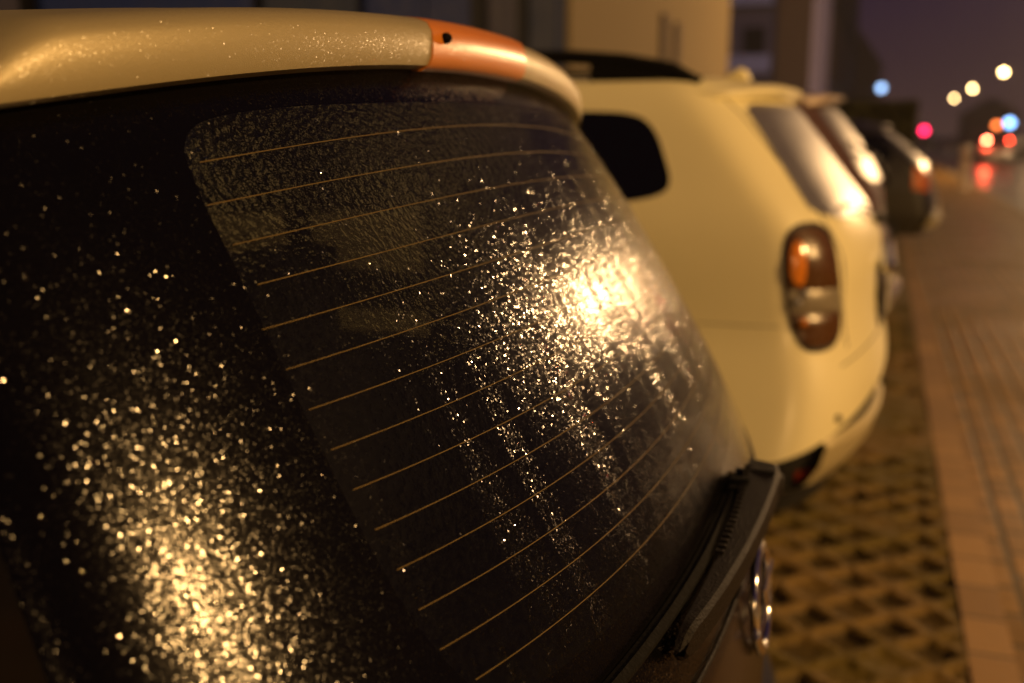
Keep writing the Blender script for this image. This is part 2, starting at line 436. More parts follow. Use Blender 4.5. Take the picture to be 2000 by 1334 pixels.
def chaikin(pts, n=3):
    pts = [np.array(p, float) for p in pts]
    for _ in range(n):
        q = []
        for i, p in enumerate(pts):
            r_ = pts[(i+1) % len(pts)]; q += [.75*p + .25*r_, .25*p + .75*r_]
        pts = q
    return pts
def resample(pts, n):
    pts = np.array(pts); d = np.linalg.norm(np.roll(pts, -1, 0) - pts, axis=1); s_ = np.concatenate([[0], np.cumsum(d)])
    P = np.vstack([pts, pts[:1]]); q = np.linspace(0, s_[-1], n, endpoint=False)
    return np.stack([np.interp(q, s_, P[:, i]) for i in range(P.shape[1])], 1)
def soft(pts, n=3, dense=6):
    """round only the corners: subdivide sides first"""
    q = []
    for i, p in enumerate(pts):
        a = np.array(p, float); b = np.array(pts[(i+1) % len(pts)], float)
        q += [a*(1-t_) + b*t_ for t_ in np.linspace(0, 1, dense, endpoint=False)]
    return chaikin(q, n)
def patch(name, outline, fn, mat, parent, proud=.004, depth=.012, bulge=0., rings=7, centre=None, smooth=True, axis=(1, 0, 0)):
    """a panel that follows a curved surface, standing a little proud of it, with a returned edge"""
    o2 = np.array(outline); c = o2.mean(0) if centre is None else np.array(centre); n = len(o2)
    def nrm(a, b):
        e = 4e-3; p0 = fn(a, b); d1 = fn(a+e, b) - fn(a-e, b); d2 = fn(a, b+e) - fn(a, b-e)
        v = np.cross(d1, d2); l = np.linalg.norm(v)
        v = v / l if l > 1e-12 else np.array(axis, float)
        return v if v @ np.array(axis, float) > 0 else -v
    vs = []; fs = []
    for j in range(rings+1):
        q = 1 - j/rings
        if j == rings: 
            vs.append(fn(*c) + nrm(*c)*(proud+bulge)); break
        for a, b in c + (o2 - c)*q: vs.append(fn(a, b) + nrm(a, b)*(proud + bulge*(1-q**2)))
    for j in range(rings-1):
        for i in range(n): fs.append((j*n+i, j*n+(i+1) % n, (j+1)*n+(i+1) % n, (j+1)*n+i))
    j = rings-1
    for i in range(n): fs.append((j*n+i, j*n+(i+1) % n, len(vs)-1))
    base = len(vs)
    for a, b in o2: vs.append(fn(a, b) + nrm(a, b)*(proud-depth))
    for i in range(n): fs.append((i, base+i, base+(i+1) % n, (i+1) % n))
    o = mesh_obj(name, vs, fs, mat, parent, smooth)
    return fix_normals(o, 50)
def clip_z(outline, lo, hi):
    """the part of an outline between two heights"""
    pts = [np.array(p) for p in outline]
    for sgn, lim in ((1, lo), (-1, hi)):
        out = []
        for i, p in enumerate(pts):
            q = pts[(i+1) % len(pts)]; a = sgn*(p[1]-lim); b = sgn*(q[1]-lim)
            if a >= 0: out.append(p)
            if (a >= 0) != (b >= 0): out.append(p + (q-p)*a/(a-b))
        pts = out
    return resample(pts, 48)

def wheel(parent, c, rad, wid, side):
    sy = side
    tm = MB(); rr = rad
    tm.lathe([(rr*.62, -wid/2), (rr*.93, -wid/2), (rr, -wid*.36), (rr, wid*.36), (rr*.93, wid/2), (rr*.62, wid/2), (rr*.62, -wid/2)], c, 'y', 32)
    w = tm.build('wheel', M['tyre'], parent, True, 40)
    rm = MB(); y = c[1] + sy*wid*.42
    rm.lathe([(.001, 0), (rr*.14, 0), (rr*.16, -sy*.02)], (c[0], y, c[2]), 'y', 16)
    for i in range(5):
        a = 2*math.pi*i/5; d = Vector((math.cos(a), 0, math.sin(a))); e = Vector((-math.sin(a), 0, math.cos(a)))
        C0 = Vector((c[0], y, c[2])); q0, q1 = C0 + d*rr*.1, C0 + d*rr*.62
        v = [q0+e*.04, q0-e*.04, q1-e*.025, q1+e*.025]; b_ = Vector((0, -sy*.03, 0))
        rm.add(v + [x + b_ for x in v], [(0,1,2,3), (7,6,5,4), (0,4,5,1), (1,5,6,2), (2,6,7,3), (3,7,4,0)])
    rm.lathe([(rr*.58, 0), (rr*.64, 0), (rr*.64, -sy*.05), (rr*.58, -sy*.05), (rr*.58, 0)], (c[0], y, c[2]), 'y', 32)
    rm.build('rim', M['rim'], w, True, 30)
    return w

# ------------------------------------------------------------------ car in front: dark hatchback
SH = Shape(1.1831,
           [(.62, -.1076), (.80, -.1076), (.92, -.1242), (1.05, -.1755), (1.2, -.2552), (1.4, -.3726), (1.58, -.4998)],
           [(.2, .79), (.45, .825), (.95, .8248)] + [(.95 + .63*q, .8248 + (.7163-.8248)*q**1.3) for q in np.linspace(.1, 1.15, 12)],
           [(.2, -3.4), (.5, -3.55), (.75, -3.52), (.92, -3.40)], .0642, .1255, 2.218)
YC = SH.Yc
hatch = thing('hatchback_car', 'foreground dark hatchback, its wet rear window glittering under a silver spoiler with orange brake light', 'car', (-1.8, YC, 0), 'cars parked in the row')
ztop = lambda u: 1.556 - .128*u*u           # where the glass runs under the spoiler
def fpt(phi, z, off=0.):
    u = math.copysign(abs(math.sin(phi))**(2/SH.p), math.sin(phi)); w = float(SH.w(z))
    return np.array([float(SH.r(z) - SH.drop(u)) + off, YC + u*w, z])
def phi_of(du, z):
    u = du/float(SH.w(z)); return math.asin(max(-1, min(1, math.copysign(abs(u)**(SH.p/2), u))))
# clear area outline in (offset from centre line, height)
cl = [(-.566, 1.435), (-.575, 1.38), (-.586, 1.30), (-.594, 1.20), (-.592, 1.14), (-.575, 1.085), (-.54, 1.060), (-.46, 1.052), (-.3, 1.045), (-.1, 1.039), (0, 1.038)]
tp = [(-.556, 1.468), (-.54, 1.484), (-.515, 1.493), (-.47, 1.5), (-.40, 1.506), (-.3, 1.511), (-.15, 1.516), (0, 1.517)]
half = cl[::-1] + tp
full = half + [(-a, b) for a, b in half[::-1][1:-1]]
clear = resample(chaikin(full, 2), 200)
cen = np.array([0., 1.27])
def pane_mesh(name, mat, sub):
    n = len(clear); vs = []; fs = []
    K = 36
    for j in range(K):
        q = 1 - j/K
        for a, b in cen + (clear - cen)*q: vs.append(fpt(phi_of(a, b), b))
    vs.append(fpt(0, cen[1]))
    for j in range(K-1):
        for i in range(n): fs.append((j*n+i, j*n+(i+1) % n, (j+1)*n+(i+1) % n, (j+1)*n+i))
    for i in range(n): fs.append(((K-1)*n+i, (K-1)*n+(i+1) % n, len(vs)-1))
    return fix_normals(mesh_obj(name, vs, fs, mat, sub))
pane = pane_mesh('rear_window', M['pane'], hatch)
# make sure the pane looks outwards
def face_out(o, axis=Vector((1, 0, 0))):
    s_ = sum(p.normal.dot(axis)*p.area for p in o.data.polygons)
    if s_ < 0: o.data.flip_normals()
face_out(pane)
# black printed border of the glass, wrapping into the corners
PHM = R(86)
zbot = lambda u: .938 + .022*u*u
def outer(ang):
    # outer boundary in (phi, z) by direction
    c, s_ = math.cos(ang), math.sin(ang)
    best = 9
    for k in np.linspace(.05, 2.2, 300):
        ph, z = c*k, 1.25 + s_*k*.26
        u = math.copysign(abs(math.sin(min(abs(ph), math.pi/2)))**(2/SH.p), ph)*float(SH.w(z))
        if abs(ph) > PHM or z > ztop(u) + .022 or z < zbot(u): break
        best = k
    return c*best, 1.25 + s_*best*.26
inner_p = np.array([(phi_of(a, b), b) for a, b in clear])
angs = [math.atan2((b-1.25)/.26, a) for a, b in inner_p]
outer_p = np.array([outer(a) for a in angs])
# snap the four corners
for cx in (-PHM, PHM):
    for lo in (0, 1):
        u = math.copysign(abs(math.sin(PHM))**(2/SH.p), cx)*.75
        cz = zbot(u) if lo else ztop(u) + .02
        i = np.argmin(((outer_p - np.array([cx, cz]))*np.array([1, 4]))**2 @ np.ones(2)); outer_p[i] = (cx, cz)
vs = []; fs = []; K = 34; n = len(clear)
for j in range(K+1):
    for i in range(n):
        q = j/K; ph, z = inner_p[i]*(1-q) + outer_p[i]*q; vs.append(fpt(ph, z, .0))
for j in range(K):
    for i in range(n): fs.append((j*n+i, j*n+(i+1) % n, (j+1)*n+(i+1) % n, (j+1)*n+i))
frit = fix_normals(mesh_obj('window_border', vs, fs, M['frit'], hatch)); face_out(frit)
# glass bottom edge: the thin lip that catches the light
lip = []
for ph in np.linspace(-PHM, PHM, 90):
    u = math.copysign(abs(math.sin(ph))**(2/SH.p), ph)*.82; z = zbot(u)
    lip.append(fpt(ph, z - .002, .002))
MB().tube(lip, .0032, 8).build('glass_edge', M['plastic'], hatch, True)
# heating wires
wm = MB()
for kx in range(14):
    ze = 1.457 - .0284*kx
    A = np.interp(kx, [0, 3, 8, 11, 13], [.036, .022, .0, -.009, -.014])
    pts = []
    for du in np.linspace(-.60, .60, 70):
        z = ze + A*(1-(du/.575)**2)
        # stop at the printed border
        pts.append((du, z))
    from_edge = [q for q in pts if abs(q[0]) < np.interp(q[1], [1.06, 1.085, 1.14, 1.2, 1.3, 1.38, 1.435, 1.468], [.55, .575, .592, .594, .586, .575, .566, .556]) + .004]
    P3 = [fpt(phi_of(a, b), b, .0003) for a, b in from_edge]
    wm.tube(P3, .0005, 5, False)
wm.build('heating_wires', M['wire'], pane, True)
# tailgate below the glass
rows = []
for z in np.concatenate([np.linspace(.50, .90, 12), np.linspace(.91, .936, 4)]):
    row = []
    for ph in np.linspace(-PHM, PHM, 80):
        u = math.copysign(abs(math.sin(ph))**(2/SH.p), ph)*.82; zz = z if z < .9 else z + .022*u*u*(z-.9)/.036
        row.append(fpt(ph, zz, -.004 if z > .92 else 0))
    rows.append(row)
tg = MB().grid(rows).build('tailgate', M['black_panel'], hatch, True); face_out(tg)
# spoiler: swept section
def spoiler_section(u, grow=0.):
    zt = 1.611 - .125*u*u; zl = ztop(u) - .001
    w_ = float(SH.w(zl)); xg = float(SH.r(zl) - SH.drop(min(.999, abs(u)/w_)))
    e = max(0., (abs(u)-.615)/.067); e = min(e, 1.)
    th = (zt - zl)*(1 - .5*e*e)
    g = grow
    return [(xg - .03, zl + .001), (xg + .010 + g, zl - .001 - g), (xg + .019 + g, zl + .003), (xg + .0215 + g, zl + .012), (xg + .0210 + g, zl + th*.48),
            (xg + .0185 + g, zl + th*.70), (xg + .0120 + g*.9, zl + th*.86 + g*.4), (xg + .000 + g*.6, zl + th*.95 + g*.8), (xg - .018, zl + th*.985 + g), (xg - .055, zl + th + g), (xg - .12, zl + th + .003 + g), (xg - .24, zl + th + .006 + g)]
def spoiler_mesh(name, u0, u1, mat, parent, grow=0., n=50, caps=True, skew=0., cut=99):
    us = np.linspace(u0, u1, n); rows = []
    for u in us: rows.append([(x, YC + u + skew*k_, z) for k_, (x, z) in enumerate(spoiler_section(u, grow)[:cut])])
    mb = MB().grid(rows); 
    k = len(rows[0])
    if caps:
        mb.f.append(list(range(k))); mb.m.append(0); b_ = (n-1)*k; mb.f.append([b_+i for i in range(k)][::-1]); mb.m.append(0)
    o = mb.build(name, mat, parent, True, 50)
    s_ = sum(p.normal.z*p.area + p.normal.x*p.area for p in o.data.polygons)
    if s_ < 0: o.data.flip_normals()
    return o
LU0, LU1 = -.138, .118
sp = spoiler_mesh('spoiler', -.682, .682, M['silver'], hatch, 0., 110)
LU0 = -.178
bl = spoiler_mesh('brake_light', LU0, LU1, M['lens'], sp, .0022, 40, True, .0035, 9)
# the washer nozzle on the lens
q = spoiler_section(-.146, .0022); nx, nzv = (q[4][0] + q[5][0])/2 - .001, (q[4][1] + q[5][1])/2
MB().sphere((nx + .003, YC - .134, nzv), (.0068, .0062, .0062)).build('washer_nozzle', M['rubber'], sp, True)
# body shell: flanks, roof, nose
def flank_grid(side, xcols, zrows, holes):
    vs = []; fs = []; nz_, nx_ = len(zrows), len(xcols)
    for z in zrows:
        w = float(SH.w(min(z, 1.56)))
        xr = float(SH.r(z) - SH.drop(abs(math.sin(PHM))**(2/SH.p)))
        xf = -3.1 if z <= .95 else -2.86 + (z-.95)*1.22
        for x in xcols:
            # columns run between the rear corner and the front edge
            X_ = xr if x == 0 else max(min(x, xr - .002), xf)
            wy = w if X_ < xr - .04 else w*(abs(math.sin(PHM))**(2/SH.p) + (1-abs(math.sin(PHM))**(2/SH.p))*min(1, (xr-X_)/.04))
            vs.append((X_, YC + side*wy, z))
    for i in range(nz_-1):
        for j in range(nx_-1):
            zc = (zrows[i]+zrows[i+1])/2; xc = (xcols[j]+xcols[j+1])/2
            if any(x0 < xc < x1 and z0 < zc < z1 for x0, x1, z0, z1 in holes): continue
            fs.append((i*nx_+j, i*nx_+j+1, (i+1)*nx_+j+1, (i+1)*nx_+j))
    return vs, fs
HOLES = [(-1.20, -.93, 1.04, 1.42), (-1.95, -1.27, .98, 1.45), (-2.62, -2.03, .98, 1.45)]
xc_ = [0, -.50, -.60, -.72, -.85, -.93, -1.03, -1.20, -1.27, -1.5, -1.75, -1.95, -2.03, -2.3, -2.62, -2.8, -3.1]
zr_ = [.22, .4, .6, .8, .9, .98, 1.04, 1.12, 1.2, 1.3, 1.42, 1.45, 1.50, 1.535]
bm_ = MB()
for sd in (-1, 1):
    v, f = flank_grid(sd, xc_, zr_, HOLES); bm_.add(v, f)
# roof: crowned sheet from the spoiler to the windscreen
rows = []
for x in np.linspace(-.60, -2.12, 12):
    row = []
    for uu in np.linspace(-1, 1, 24):
        w = .70; zc = 1.604 - .10*abs(uu)**3 - (.06*max(0, (-1.6-x)/.52)**2)
        row.append((x, YC + uu*w, zc))
    rows.append(row)
bm_.grid(rows)
for sd in (-1, 1):   # gutter closing roof and flank
    bm_.grid([[(x, YC + sd*.70, 1.515 - (.06*max(0, (-1.6-x)/.52)**2)) for x in np.linspace(-.55, -2.12, 8)], [(x, YC + sd*float(SH.w(1.535)), 1.535 - .045) for x in np.linspace(-.55, -2.12, 8)]])
# nose and bonnet
rows = []
for z in (.22, .35, .5, .65, .78, .88, .93, .955):
    row = []
    for th in np.linspace(-math.pi/2, math.pi/2, 24):
        uu = math.copysign(abs(math.sin(th))**(2/2.8), th); xx = -3.1 - (.42 if z < .8 else .42 - (z-.8)*.7)*(max(0, math.cos(th)))**(2/2.8)
        row.append((xx, YC + uu*float(SH.w(z)), z))
    rows.append(row)
nose_top = rows[-1]
rows.append([(max(a[0], -3.0) if False else -2.86, a[1], 1.0) for a in nose_top])
bm_.grid(rows)
body = bm_.build('body', M['black_paint'], hatch, True, 35)
# floor pan and bulkheads keep the cabin dark
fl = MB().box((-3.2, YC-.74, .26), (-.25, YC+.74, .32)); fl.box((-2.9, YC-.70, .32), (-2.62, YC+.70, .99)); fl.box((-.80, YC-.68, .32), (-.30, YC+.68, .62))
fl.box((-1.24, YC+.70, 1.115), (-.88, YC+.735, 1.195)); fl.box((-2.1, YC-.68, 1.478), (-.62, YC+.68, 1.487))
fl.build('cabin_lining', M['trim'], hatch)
for sd in (-1, 1):
    for (x0, x1, z0, z1) in HOLES:
        vs = []
        for x, z in ((x0, z0), (x1, z0), (x1, z1), (x0, z1)): vs.append((max(x, -2.86 + (z-.95)*1.22 + .03), YC + sd*(float(SH.w(z)) - .008), z))
        v2 = [(a, b - sd*.004, c) for a, b, c in vs]
        mesh_obj('side_window', vs + v2, [(0,1,2,3), (7,6,5,4), (0,4,5,1), (1,5,6,2), (2,6,7,3), (3,7,4,0)], M['cabglass'], hatch, False)
ws = MB(); ws.grid([[(-2.86 + .02*0, YC + uu*.76, .985) for uu in np.linspace(-1, 1, 12)], [(-2.12, YC + uu*.67, 1.53) for uu in np.linspace(-1, 1, 12)]])
ws.build('windscreen', M['cabglass'], hatch, True)
def seat(x, y, w):
    sm = MB(); sm.box((x-.10, y-w/2, .42), (x+.05, y+w/2, 1.04)); sm.box((x-.55, y-w/2, .36), (x-.06, y+w/2, .52))
    s_ = bevel(sm.build('seat', M['cloth'], hatch), .04, 3)
    h = bevel(MB().box((x-.05, y-.13, 1.08), (x+.05, y+.13, 1.28)).tube([(x, y-.06, 1.0), (x, y-.06, 1.1)], .008, 8).tube([(x, y+.06, 1.0), (x, y+.06, 1.1)], .008, 8).build('headrest', M['cloth'], s_), .03, 3)
seat(-1.0, YC-.33, .58); seat(-1.0, YC+.33, .58); seat(-1.75, YC-.36, .50); seat(-1.75, YC+.36, .50)
# rear bumper
rows = []
for z, o_ in ((.24, -.05), (.28, .02), (.38, .055), (.48, .05), (.52, .03), (.53, -.03)):
    rows.append([fpt(ph, z, 0) + np.array([o_ + .0, 0, 0]) for ph in np.linspace(-PHM, PHM, 50)])
MB().grid(rows).build('bumper', M['black_paint'], hatch, True, 40)
for sd in (-1, 1):
    out = soft([(-.26, .60), (-.155, .60), (-.155, .86), (-.26, .86)], 2)
    o = patch('tail_light', resample(out, 40), lambda a, b, sd=sd: SH.side_pt(a, b, sd), M['red_lens'], hatch, .005, .02, .004, axis=(.6, sd*.8, 0))
    for xw in (-.78, -2.9): wheel(hatch, (xw, YC + sd*.755, .285), .285, .165, sd)
    mir = bevel(MB().box((-2.62, YC+sd*.83, 1.0), (-2.50, YC+sd*1.0, 1.16)).tube([(-2.56, YC+sd*.78, 1.02), (-2.56, YC+sd*.85, 1.05)], .02, 8).build('mirror', M['black_paint'], hatch), .03, 3)
    hl = patch('headlight', resample(soft([(-.72, .68), (-.42, .66), (-.42, .84), (-.72, .88)], 2), 40), lambda a, b, sd=sd: np.array([-3.1 - .42*max(0, 1-abs(a/.82)**2.8)**(1/2.8), YC - sd*a, b]), M['clear_lens'], hatch, .006, .02, axis=(-1, 0, 0))
bevel(MB().box((-.075, YC-.26, .37), (-.040, YC+.26, .48)).build('number_plate', M['plate'], hatch), .004)

# --- wiper: hinged arm with plastic cover, blade resting on the glass
wiper = MB(); ARM0, ARM1 = .185, -.312
rows = []
N = 46
for i in range(N):
    q = i/(N-1); u = ARM0 + (ARM1-ARM0)*q
    zc = 1.012 - .016*q; xg = float(SH.X(YC + u, zc))
    hgt = .042 - .006*q; hgt *= 1 if q < .93 else math.sqrt(max(0.02, 1-((q-.93)/.07)**2))
    stand = .018 - .004*q; th = .036*(1-q)**.8 + .010
    if q < .03: th *= .9; 
    x0 = xg + stand; x1 = xg + stand + th
    c = .007
    sec = [(x0, zc - hgt/2), (x1 - c, zc - hgt/2), (x1, zc - hgt/2 + c), (x1, zc + hgt/2 - c*.7), (x1 - c*.7, zc + hgt/2), (x0, zc + hgt/2 + .004*(1-q))]
    rows.append([(x, YC + u, z) for x, z in sec])
wm_ = MB().grid(rows, closed=True); k = len(rows[0])
wm_.f += [list(range(k)), [(N-1)*k + i for i in range(k)][::-1]]; wm_.m += [0, 0]
arm = wm_.build('wiper', M['plastic'], hatch, True, 28)
# cover joint, ribs along the top edge, pivot cap
rb = MB()
for q in np.linspace(.06, .62, 20):
    u = ARM0 + (ARM1-ARM0)*q; zc = 1.012 - .016*q; xg = float(SH.X(YC+u, zc)); hgt = .042 - .006*q
    x0 = xg + .018 - .004*q
    rb.box((x0 - .004, YC+u-.0035, zc + hgt/2 - .004), (x0 + .006, YC+u+.0035, zc + hgt/2 + .0055))
bevel(rb.build('cover_ribs', M['plastic'], arm), .0012, 2)
u = ARM0 - .045; zc = 1.011; xg = float(SH.X(YC+u, zc))
cj = MB(); 
for sgn in (0,):
    cj.box((xg + .016, YC+u-.0018, zc - .0225), (xg + .0545, YC+u+.0018, zc + .0245))
cj.build('cover_joint', M['rubber'], arm)
u = ARM0 - .012; xg = float(SH.X(YC+u, 1.0))
pv = MB().lathe([(.001, .062), (.014, .061), (.019, .056), (.019, -.004)], (xg, YC+u-.002, 1.006), 'x', 20)
pv.build('pivot_cap', M['plastic'], arm, True, 40)
# blade: rubber lip on the glass, spine, end clips
bz = lambda u: 1.021 + .004*u
sec_r = []; b_sp = MB(); rows = []; rows2 = []
for u in np.linspace(.10, -.47, 50):
    z = bz(u); xg = float(SH.X(YC+u, z)); tap = 1 if -.44 < u < .08 else .55
    rows.append([(xg + .0005, YC+u, z - .0022), (xg + .010, YC+u, z - .004), (xg + .010, YC+u, z + .004), (xg + .0005, YC+u, z + .0022)])
    s_ = .0062*tap
    rows2.append([(xg + .010, YC+u, z - s_), (xg + .014, YC+u, z - s_), (xg + .017, YC+u, z - s_*.3), (xg + .017, YC+u, z + s_*.4), (xg + .010, YC+u, z + s_)])
bl1 = MB().grid(rows, closed=True); bl1.f += [[0,1,2,3], [(len(rows)-1)*4+i for i in range(4)]]; bl1.m += [0, 0]
blade = bl1.build('wiper_blade', M['rubber'], arm, False)
b2 = MB().grid(rows2, closed=True); b2.f += [list(range(5)), [(len(rows2)-1)*5+i for i in range(5)]]; b2.m += [0, 0]
for u, hz in ((.094, .017), (.075, .011)):
    z = bz(u); xg = float(SH.X(YC+u, z)); b2.box((xg + .006, YC+u-.007, z - .010), (xg + .030, YC+u+.006, z + hz))
b2.build('blade_spine', M['rubber'], arm, False)
# --- badge: ring crossed by a slanted bolt
EB_Y, EB_Z, EB_R = YC + .05, .895, .066
ex = float(SH.X(EB_Y, EB_Z)) + .006
nv = Vector((1, 0, .10)).normalized()
def on_badge(a, b, off): # a along y, b up
    return Vector((ex, EB_Y, EB_Z)) + Vector((0, a, 0)) + Vector((-.10*b, 0, b)) + nv*off
rg = MB(); rings = []
for i in range(48):
    th = 2*math.pi*i/48
    row = []
    for j in range(10):
        ph = 2*math.pi*j/10; rr = EB_R + .0085*math.cos(ph)
        row.append(on_badge(rr*math.cos(th), rr*math.sin(th), .006 + .0065*math.sin(ph)))
    rings.append(row)
rings.append(rings[0])
rg.grid(rings, closed=True)
em = rg.build('emblem', M['chrome'], hatch, True)
poly = [(-.088, -.016), (-.012, -.006), (-.020, .018), (.088, .016), (.012, .006), (.020, -.018)]
v = [on_badge(a, b, .014 + .05*(.02-abs(b))) for a, b in poly] + [on_badge(a, b, .002) for a, b in poly]
f = [(0,1,5), (1,2,4,5) if False else (1,2,4), (1,4,5), (2,3,4)] + [(i, (i+1) % 6, 6+(i+1) % 6, 6+i) for i in range(6)]
bevel(fix_normals(mesh_obj('bolt', v, f, M['chrome'], em, False)), .002, 2)

# ------------------------------------------------------------------ other cars
def loft_body(S, z0, ztop_, zs, mat, parent, zb=None, roof_in=((.93, .018), (.8, .034), (.5, .046), (.0, .05)), name='body'):
    rows = []
    for i, z in enumerate(zs):
        rows.append(S.ring(z, zb=zb if i < 6 and zb else None))
    last = np.array(rows[-1]); c = np.array([last[:, 0].mean(), S.Yc, 0])
    c[0] = (last[:, 0].max() + last[:, 0].min())/2
    for q, dz in roof_in:
        P = last.copy(); P[:, :2] = c[:2] + (P[:, :2] - c[:2])*np.array([1 - (1-q)*.9, q]) if q > 0 else c[:2] + (P[:, :2]-c[:2])*np.array([.1, 0.0])
        P[:, 2] += dz; rows.append([tuple(x) for x in P])
    mb = MB().grid(rows, closed=True)
    o = mb.build(name, mat, parent, True, 42)
    return o

def suv(Yc, dx=0.):
    S = Shape(Yc, [(.30, .005+dx), (.45, .045+dx), (.58, .068+dx), (.70, .068+dx), (.80, .045+dx), (.92, .030+dx), (1.12, .012+dx), (1.2, -.030+dx), (1.35, -.145+dx), (1.5, -.262+dx), (1.60, -.345+dx), (1.66, -.41+dx)],
              [(.2, .935), (.43, .995), (.62, .953), (.80, .908), (.87, .892), (.90, .893), (1.1, .882), (1.22, .862), (1.4, .80), (1.55, .742), (1.62, .70), (1.66, .66)],
              [(.2, -4.2), (.5, -4.28), (.9, -4.2), (1.0, -4.15), (1.02, -3.1), (1.1, -2.98), (1.4, -2.55), (1.6, -2.25), (1.66, -2.15)], .05, .29, 2.8, .5)
    return S
car2 = thing('suv_car', 'white off roader with black roof rails and upright oval tail light', 'car', (-2.1, 4.1, 0), 'cars parked in the row')
S2 = suv(4.12)
def zb2(x, u, z):   # lower edge of the painted body sweeps up towards the tail
    t_ = min(1., max(0., (x + .42)/.46)); return z + (1.2-z)/.77*0 + (.23*t_**2.0)*max(0, (1.0 - (z-.43)/.5))
body2 = loft_body(S2, .43, 1.66, [.43, .48, .54, .62, .70, .78, .86, .92, 1.0, 1.02, 1.1, 1.16, 1.22, 1.28, 1.35, 1.42, 1.5, 1.56, 1.60, 1.63, 1.655], M['white_paint'], car2, zb2)
# black underbody / valance
vr = []
SV = Shape(4.10, [(.2, -.10), (.32, -.03), (.5, .035), (.75, .04)], [(.2, .80), (.75, .885)], [(.2, -4.1), (.75, -4.2)], .05, .24, 2.9, .5)
for z in (.22, .28, .36, .46, .56, .68): vr.append(SV.ring(z))
MB().grid(vr, closed=True).build('underbody', M['trim'], car2, True, 40)
# satin lower bumper blade along the tail
rows = []
for q, (z, o_) in enumerate(((.30, -.09), (.33, -.01), (.40, .035), (.475, .055), (.50, .035))):
    row = []
    for ph in np.linspace(-R(66), R(66), 50):
        u = math.copysign(abs(math.sin(ph))**(2/2.9), ph); row.append((float(S2.r(.5)) - float(S2.drop(u))*.92 - .045 + o_, 4.10 + u*.875, z + .03*(1-abs(u)**6)))
    rows.append(row)
MB().grid(rows).build('bumper_blade', M['satin'], car2, True, 40)
def side2(a, b): return S2.side_pt(a, b, -1)
def side2r(a, b): return S2.side_pt(a, b, 1)
def rear2(a, b): return S2.rear_pt(4.10 + a, b)
win = [(-1.22, 1.56), (-.95, 1.562), (-.78, 1.552), (-.715, 1.50), (-.67, 1.40), (-.645, 1.33), (-.66, 1.295), (-.74, 1.27), (-.95, 1.245), (-1.2, 1.235)]
for sd, fn in ((-1, side2), (1, side2r)):
    patch('side_window', resample(chaikin(win, 2), 60), fn, M['dark_glass'], car2, .003, .012, axis=(0, sd, .2))
    patch('side_window', resample(soft([(-1.27, 1.555), (-1.27, 1.235), (-2.05, 1.20), (-2.05, 1.55)], 2), 60), fn, M['dark_glass'], car2, .003, .012, axis=(0, sd, .2))
    patch('side_window', resample(soft([(-2.12, 1.55), (-2.12, 1.20), (-2.8, 1.17), (-2.62, 1.38), (-2.45, 1.53)], 2), 60), fn, M['dark_glass'], car2, .003, .012, axis=(0, sd, .2))
# rear window, wiper, spoiler
hw = soft([(-.60, 1.585), (.60, 1.585), (.74, 1.24), (.60, 1.205), (-.60, 1.205), (-.74, 1.24)], 2)
rw = patch('rear_window', resample(hw, 80), rear2, M['wet_hatch'], car2, .004, .02, rings=12)
rows = []
for u in np.linspace(-.66, .66, 40):
    e = abs(u)/.66; x = float(S2.X(4.10 + u, 1.60)); z = 1.622 - .02*e**4
    rows.append([(x - .14, 4.10+u, z + .046 - .02*e**3), (x - .02, 4.10+u, z + .042 - .02*e**3), (x + .026*(1-.5*e**3), 4.10+u, z + .030 - .012*e**3), (x + .036*(1-.5*e**3), 4.10+u, z + .014), (x + .030*(1-.5*e**3), 4.10+u, z - .002), (x - .01, 4.10+u, z - .014), (x - .14, 4.10+u, z - .01)])
mb = MB().grid(rows, closed=True); mb.f += [list(range(7)), [39*7+i for i in range(7)]]; mb.m += [0, 0]
mb.build('spoiler', M['white_paint'], car2, True, 50)
wp = MB(); wp.tube([rear2(.0, 1.17) + [.03, 0, 0], rear2(-.12, 1.19) + [.035, 0, 0], rear2(-.42, 1.235) + [.022, 0, 0]], [.013, .010, .006], 8)
wp.tube([rear2(-.05, 1.225) + [.012, 0, 0], rear2(-.52, 1.25) + [.012, 0, 0]], .007, 8); wp.sphere(rear2(0, 1.17) + [.025, 0, 0], .024)
wp.build('wiper', M['plastic'], car2, True)
# upright oval tail lights
tl = [(-.262, 1.05), (-.268, 1.145), (-.245, 1.185), (-.20, 1.195), (-.155, 1.18), (-.125, 1.12), (-.108, 1.03), (-.098, .94), (-.094, .86), (-.112, .822), (-.15, .815), (-.19, .822), (-.222, .868), (-.245, .94)]
tlo = np.array(chaikin(tl, 2))
for sd, fn in ((-1, side2), (1, side2r)):
    big = tlo.mean(0) + (tlo - tlo.mean(0))*1.09
    hs = patch('tail_light', resample(big, 60), fn, M['trim'], car2, .003, .015, axis=(.6, sd, 0))
    patch('upper_lens', clip_z(tlo, 1.003, 1.3), fn, M['red_lens'], hs, .008, .02, .010, axis=(.6, sd, 0))
    patch('clear_lens', clip_z(tlo, .925, 1.0), fn, M['clear_lens'], hs, .008, .02, .008, axis=(.6, sd, 0))
    patch('lower_lens', clip_z(tlo, .7, .922), fn, M['red_lens'], hs, .008, .02, .010, axis=(.6, sd, 0))
    am = patch('indicator', resample(chaikin([(-.252, 1.05), (-.252, 1.14), (-.225, 1.155), (-.203, 1.10), (-.207, 1.02), (-.225, 1.01)], 2), 30), fn, M['amber_lens'], hs, .017, .008, .004, axis=(.6, sd, 0))
    for bx, bz_, br_, mm in ((-.205, .992, .012, 'bulb_chrome'), (-.225, .965, .011, 'bulb_chrome'), (-.205, .90, .013, 'amber_lens')):
        MB().sphere(fn(bx, bz_) + np.array([.008, sd*.014, 0]), br_).build('bulb_cover', M[mm], hs, True)
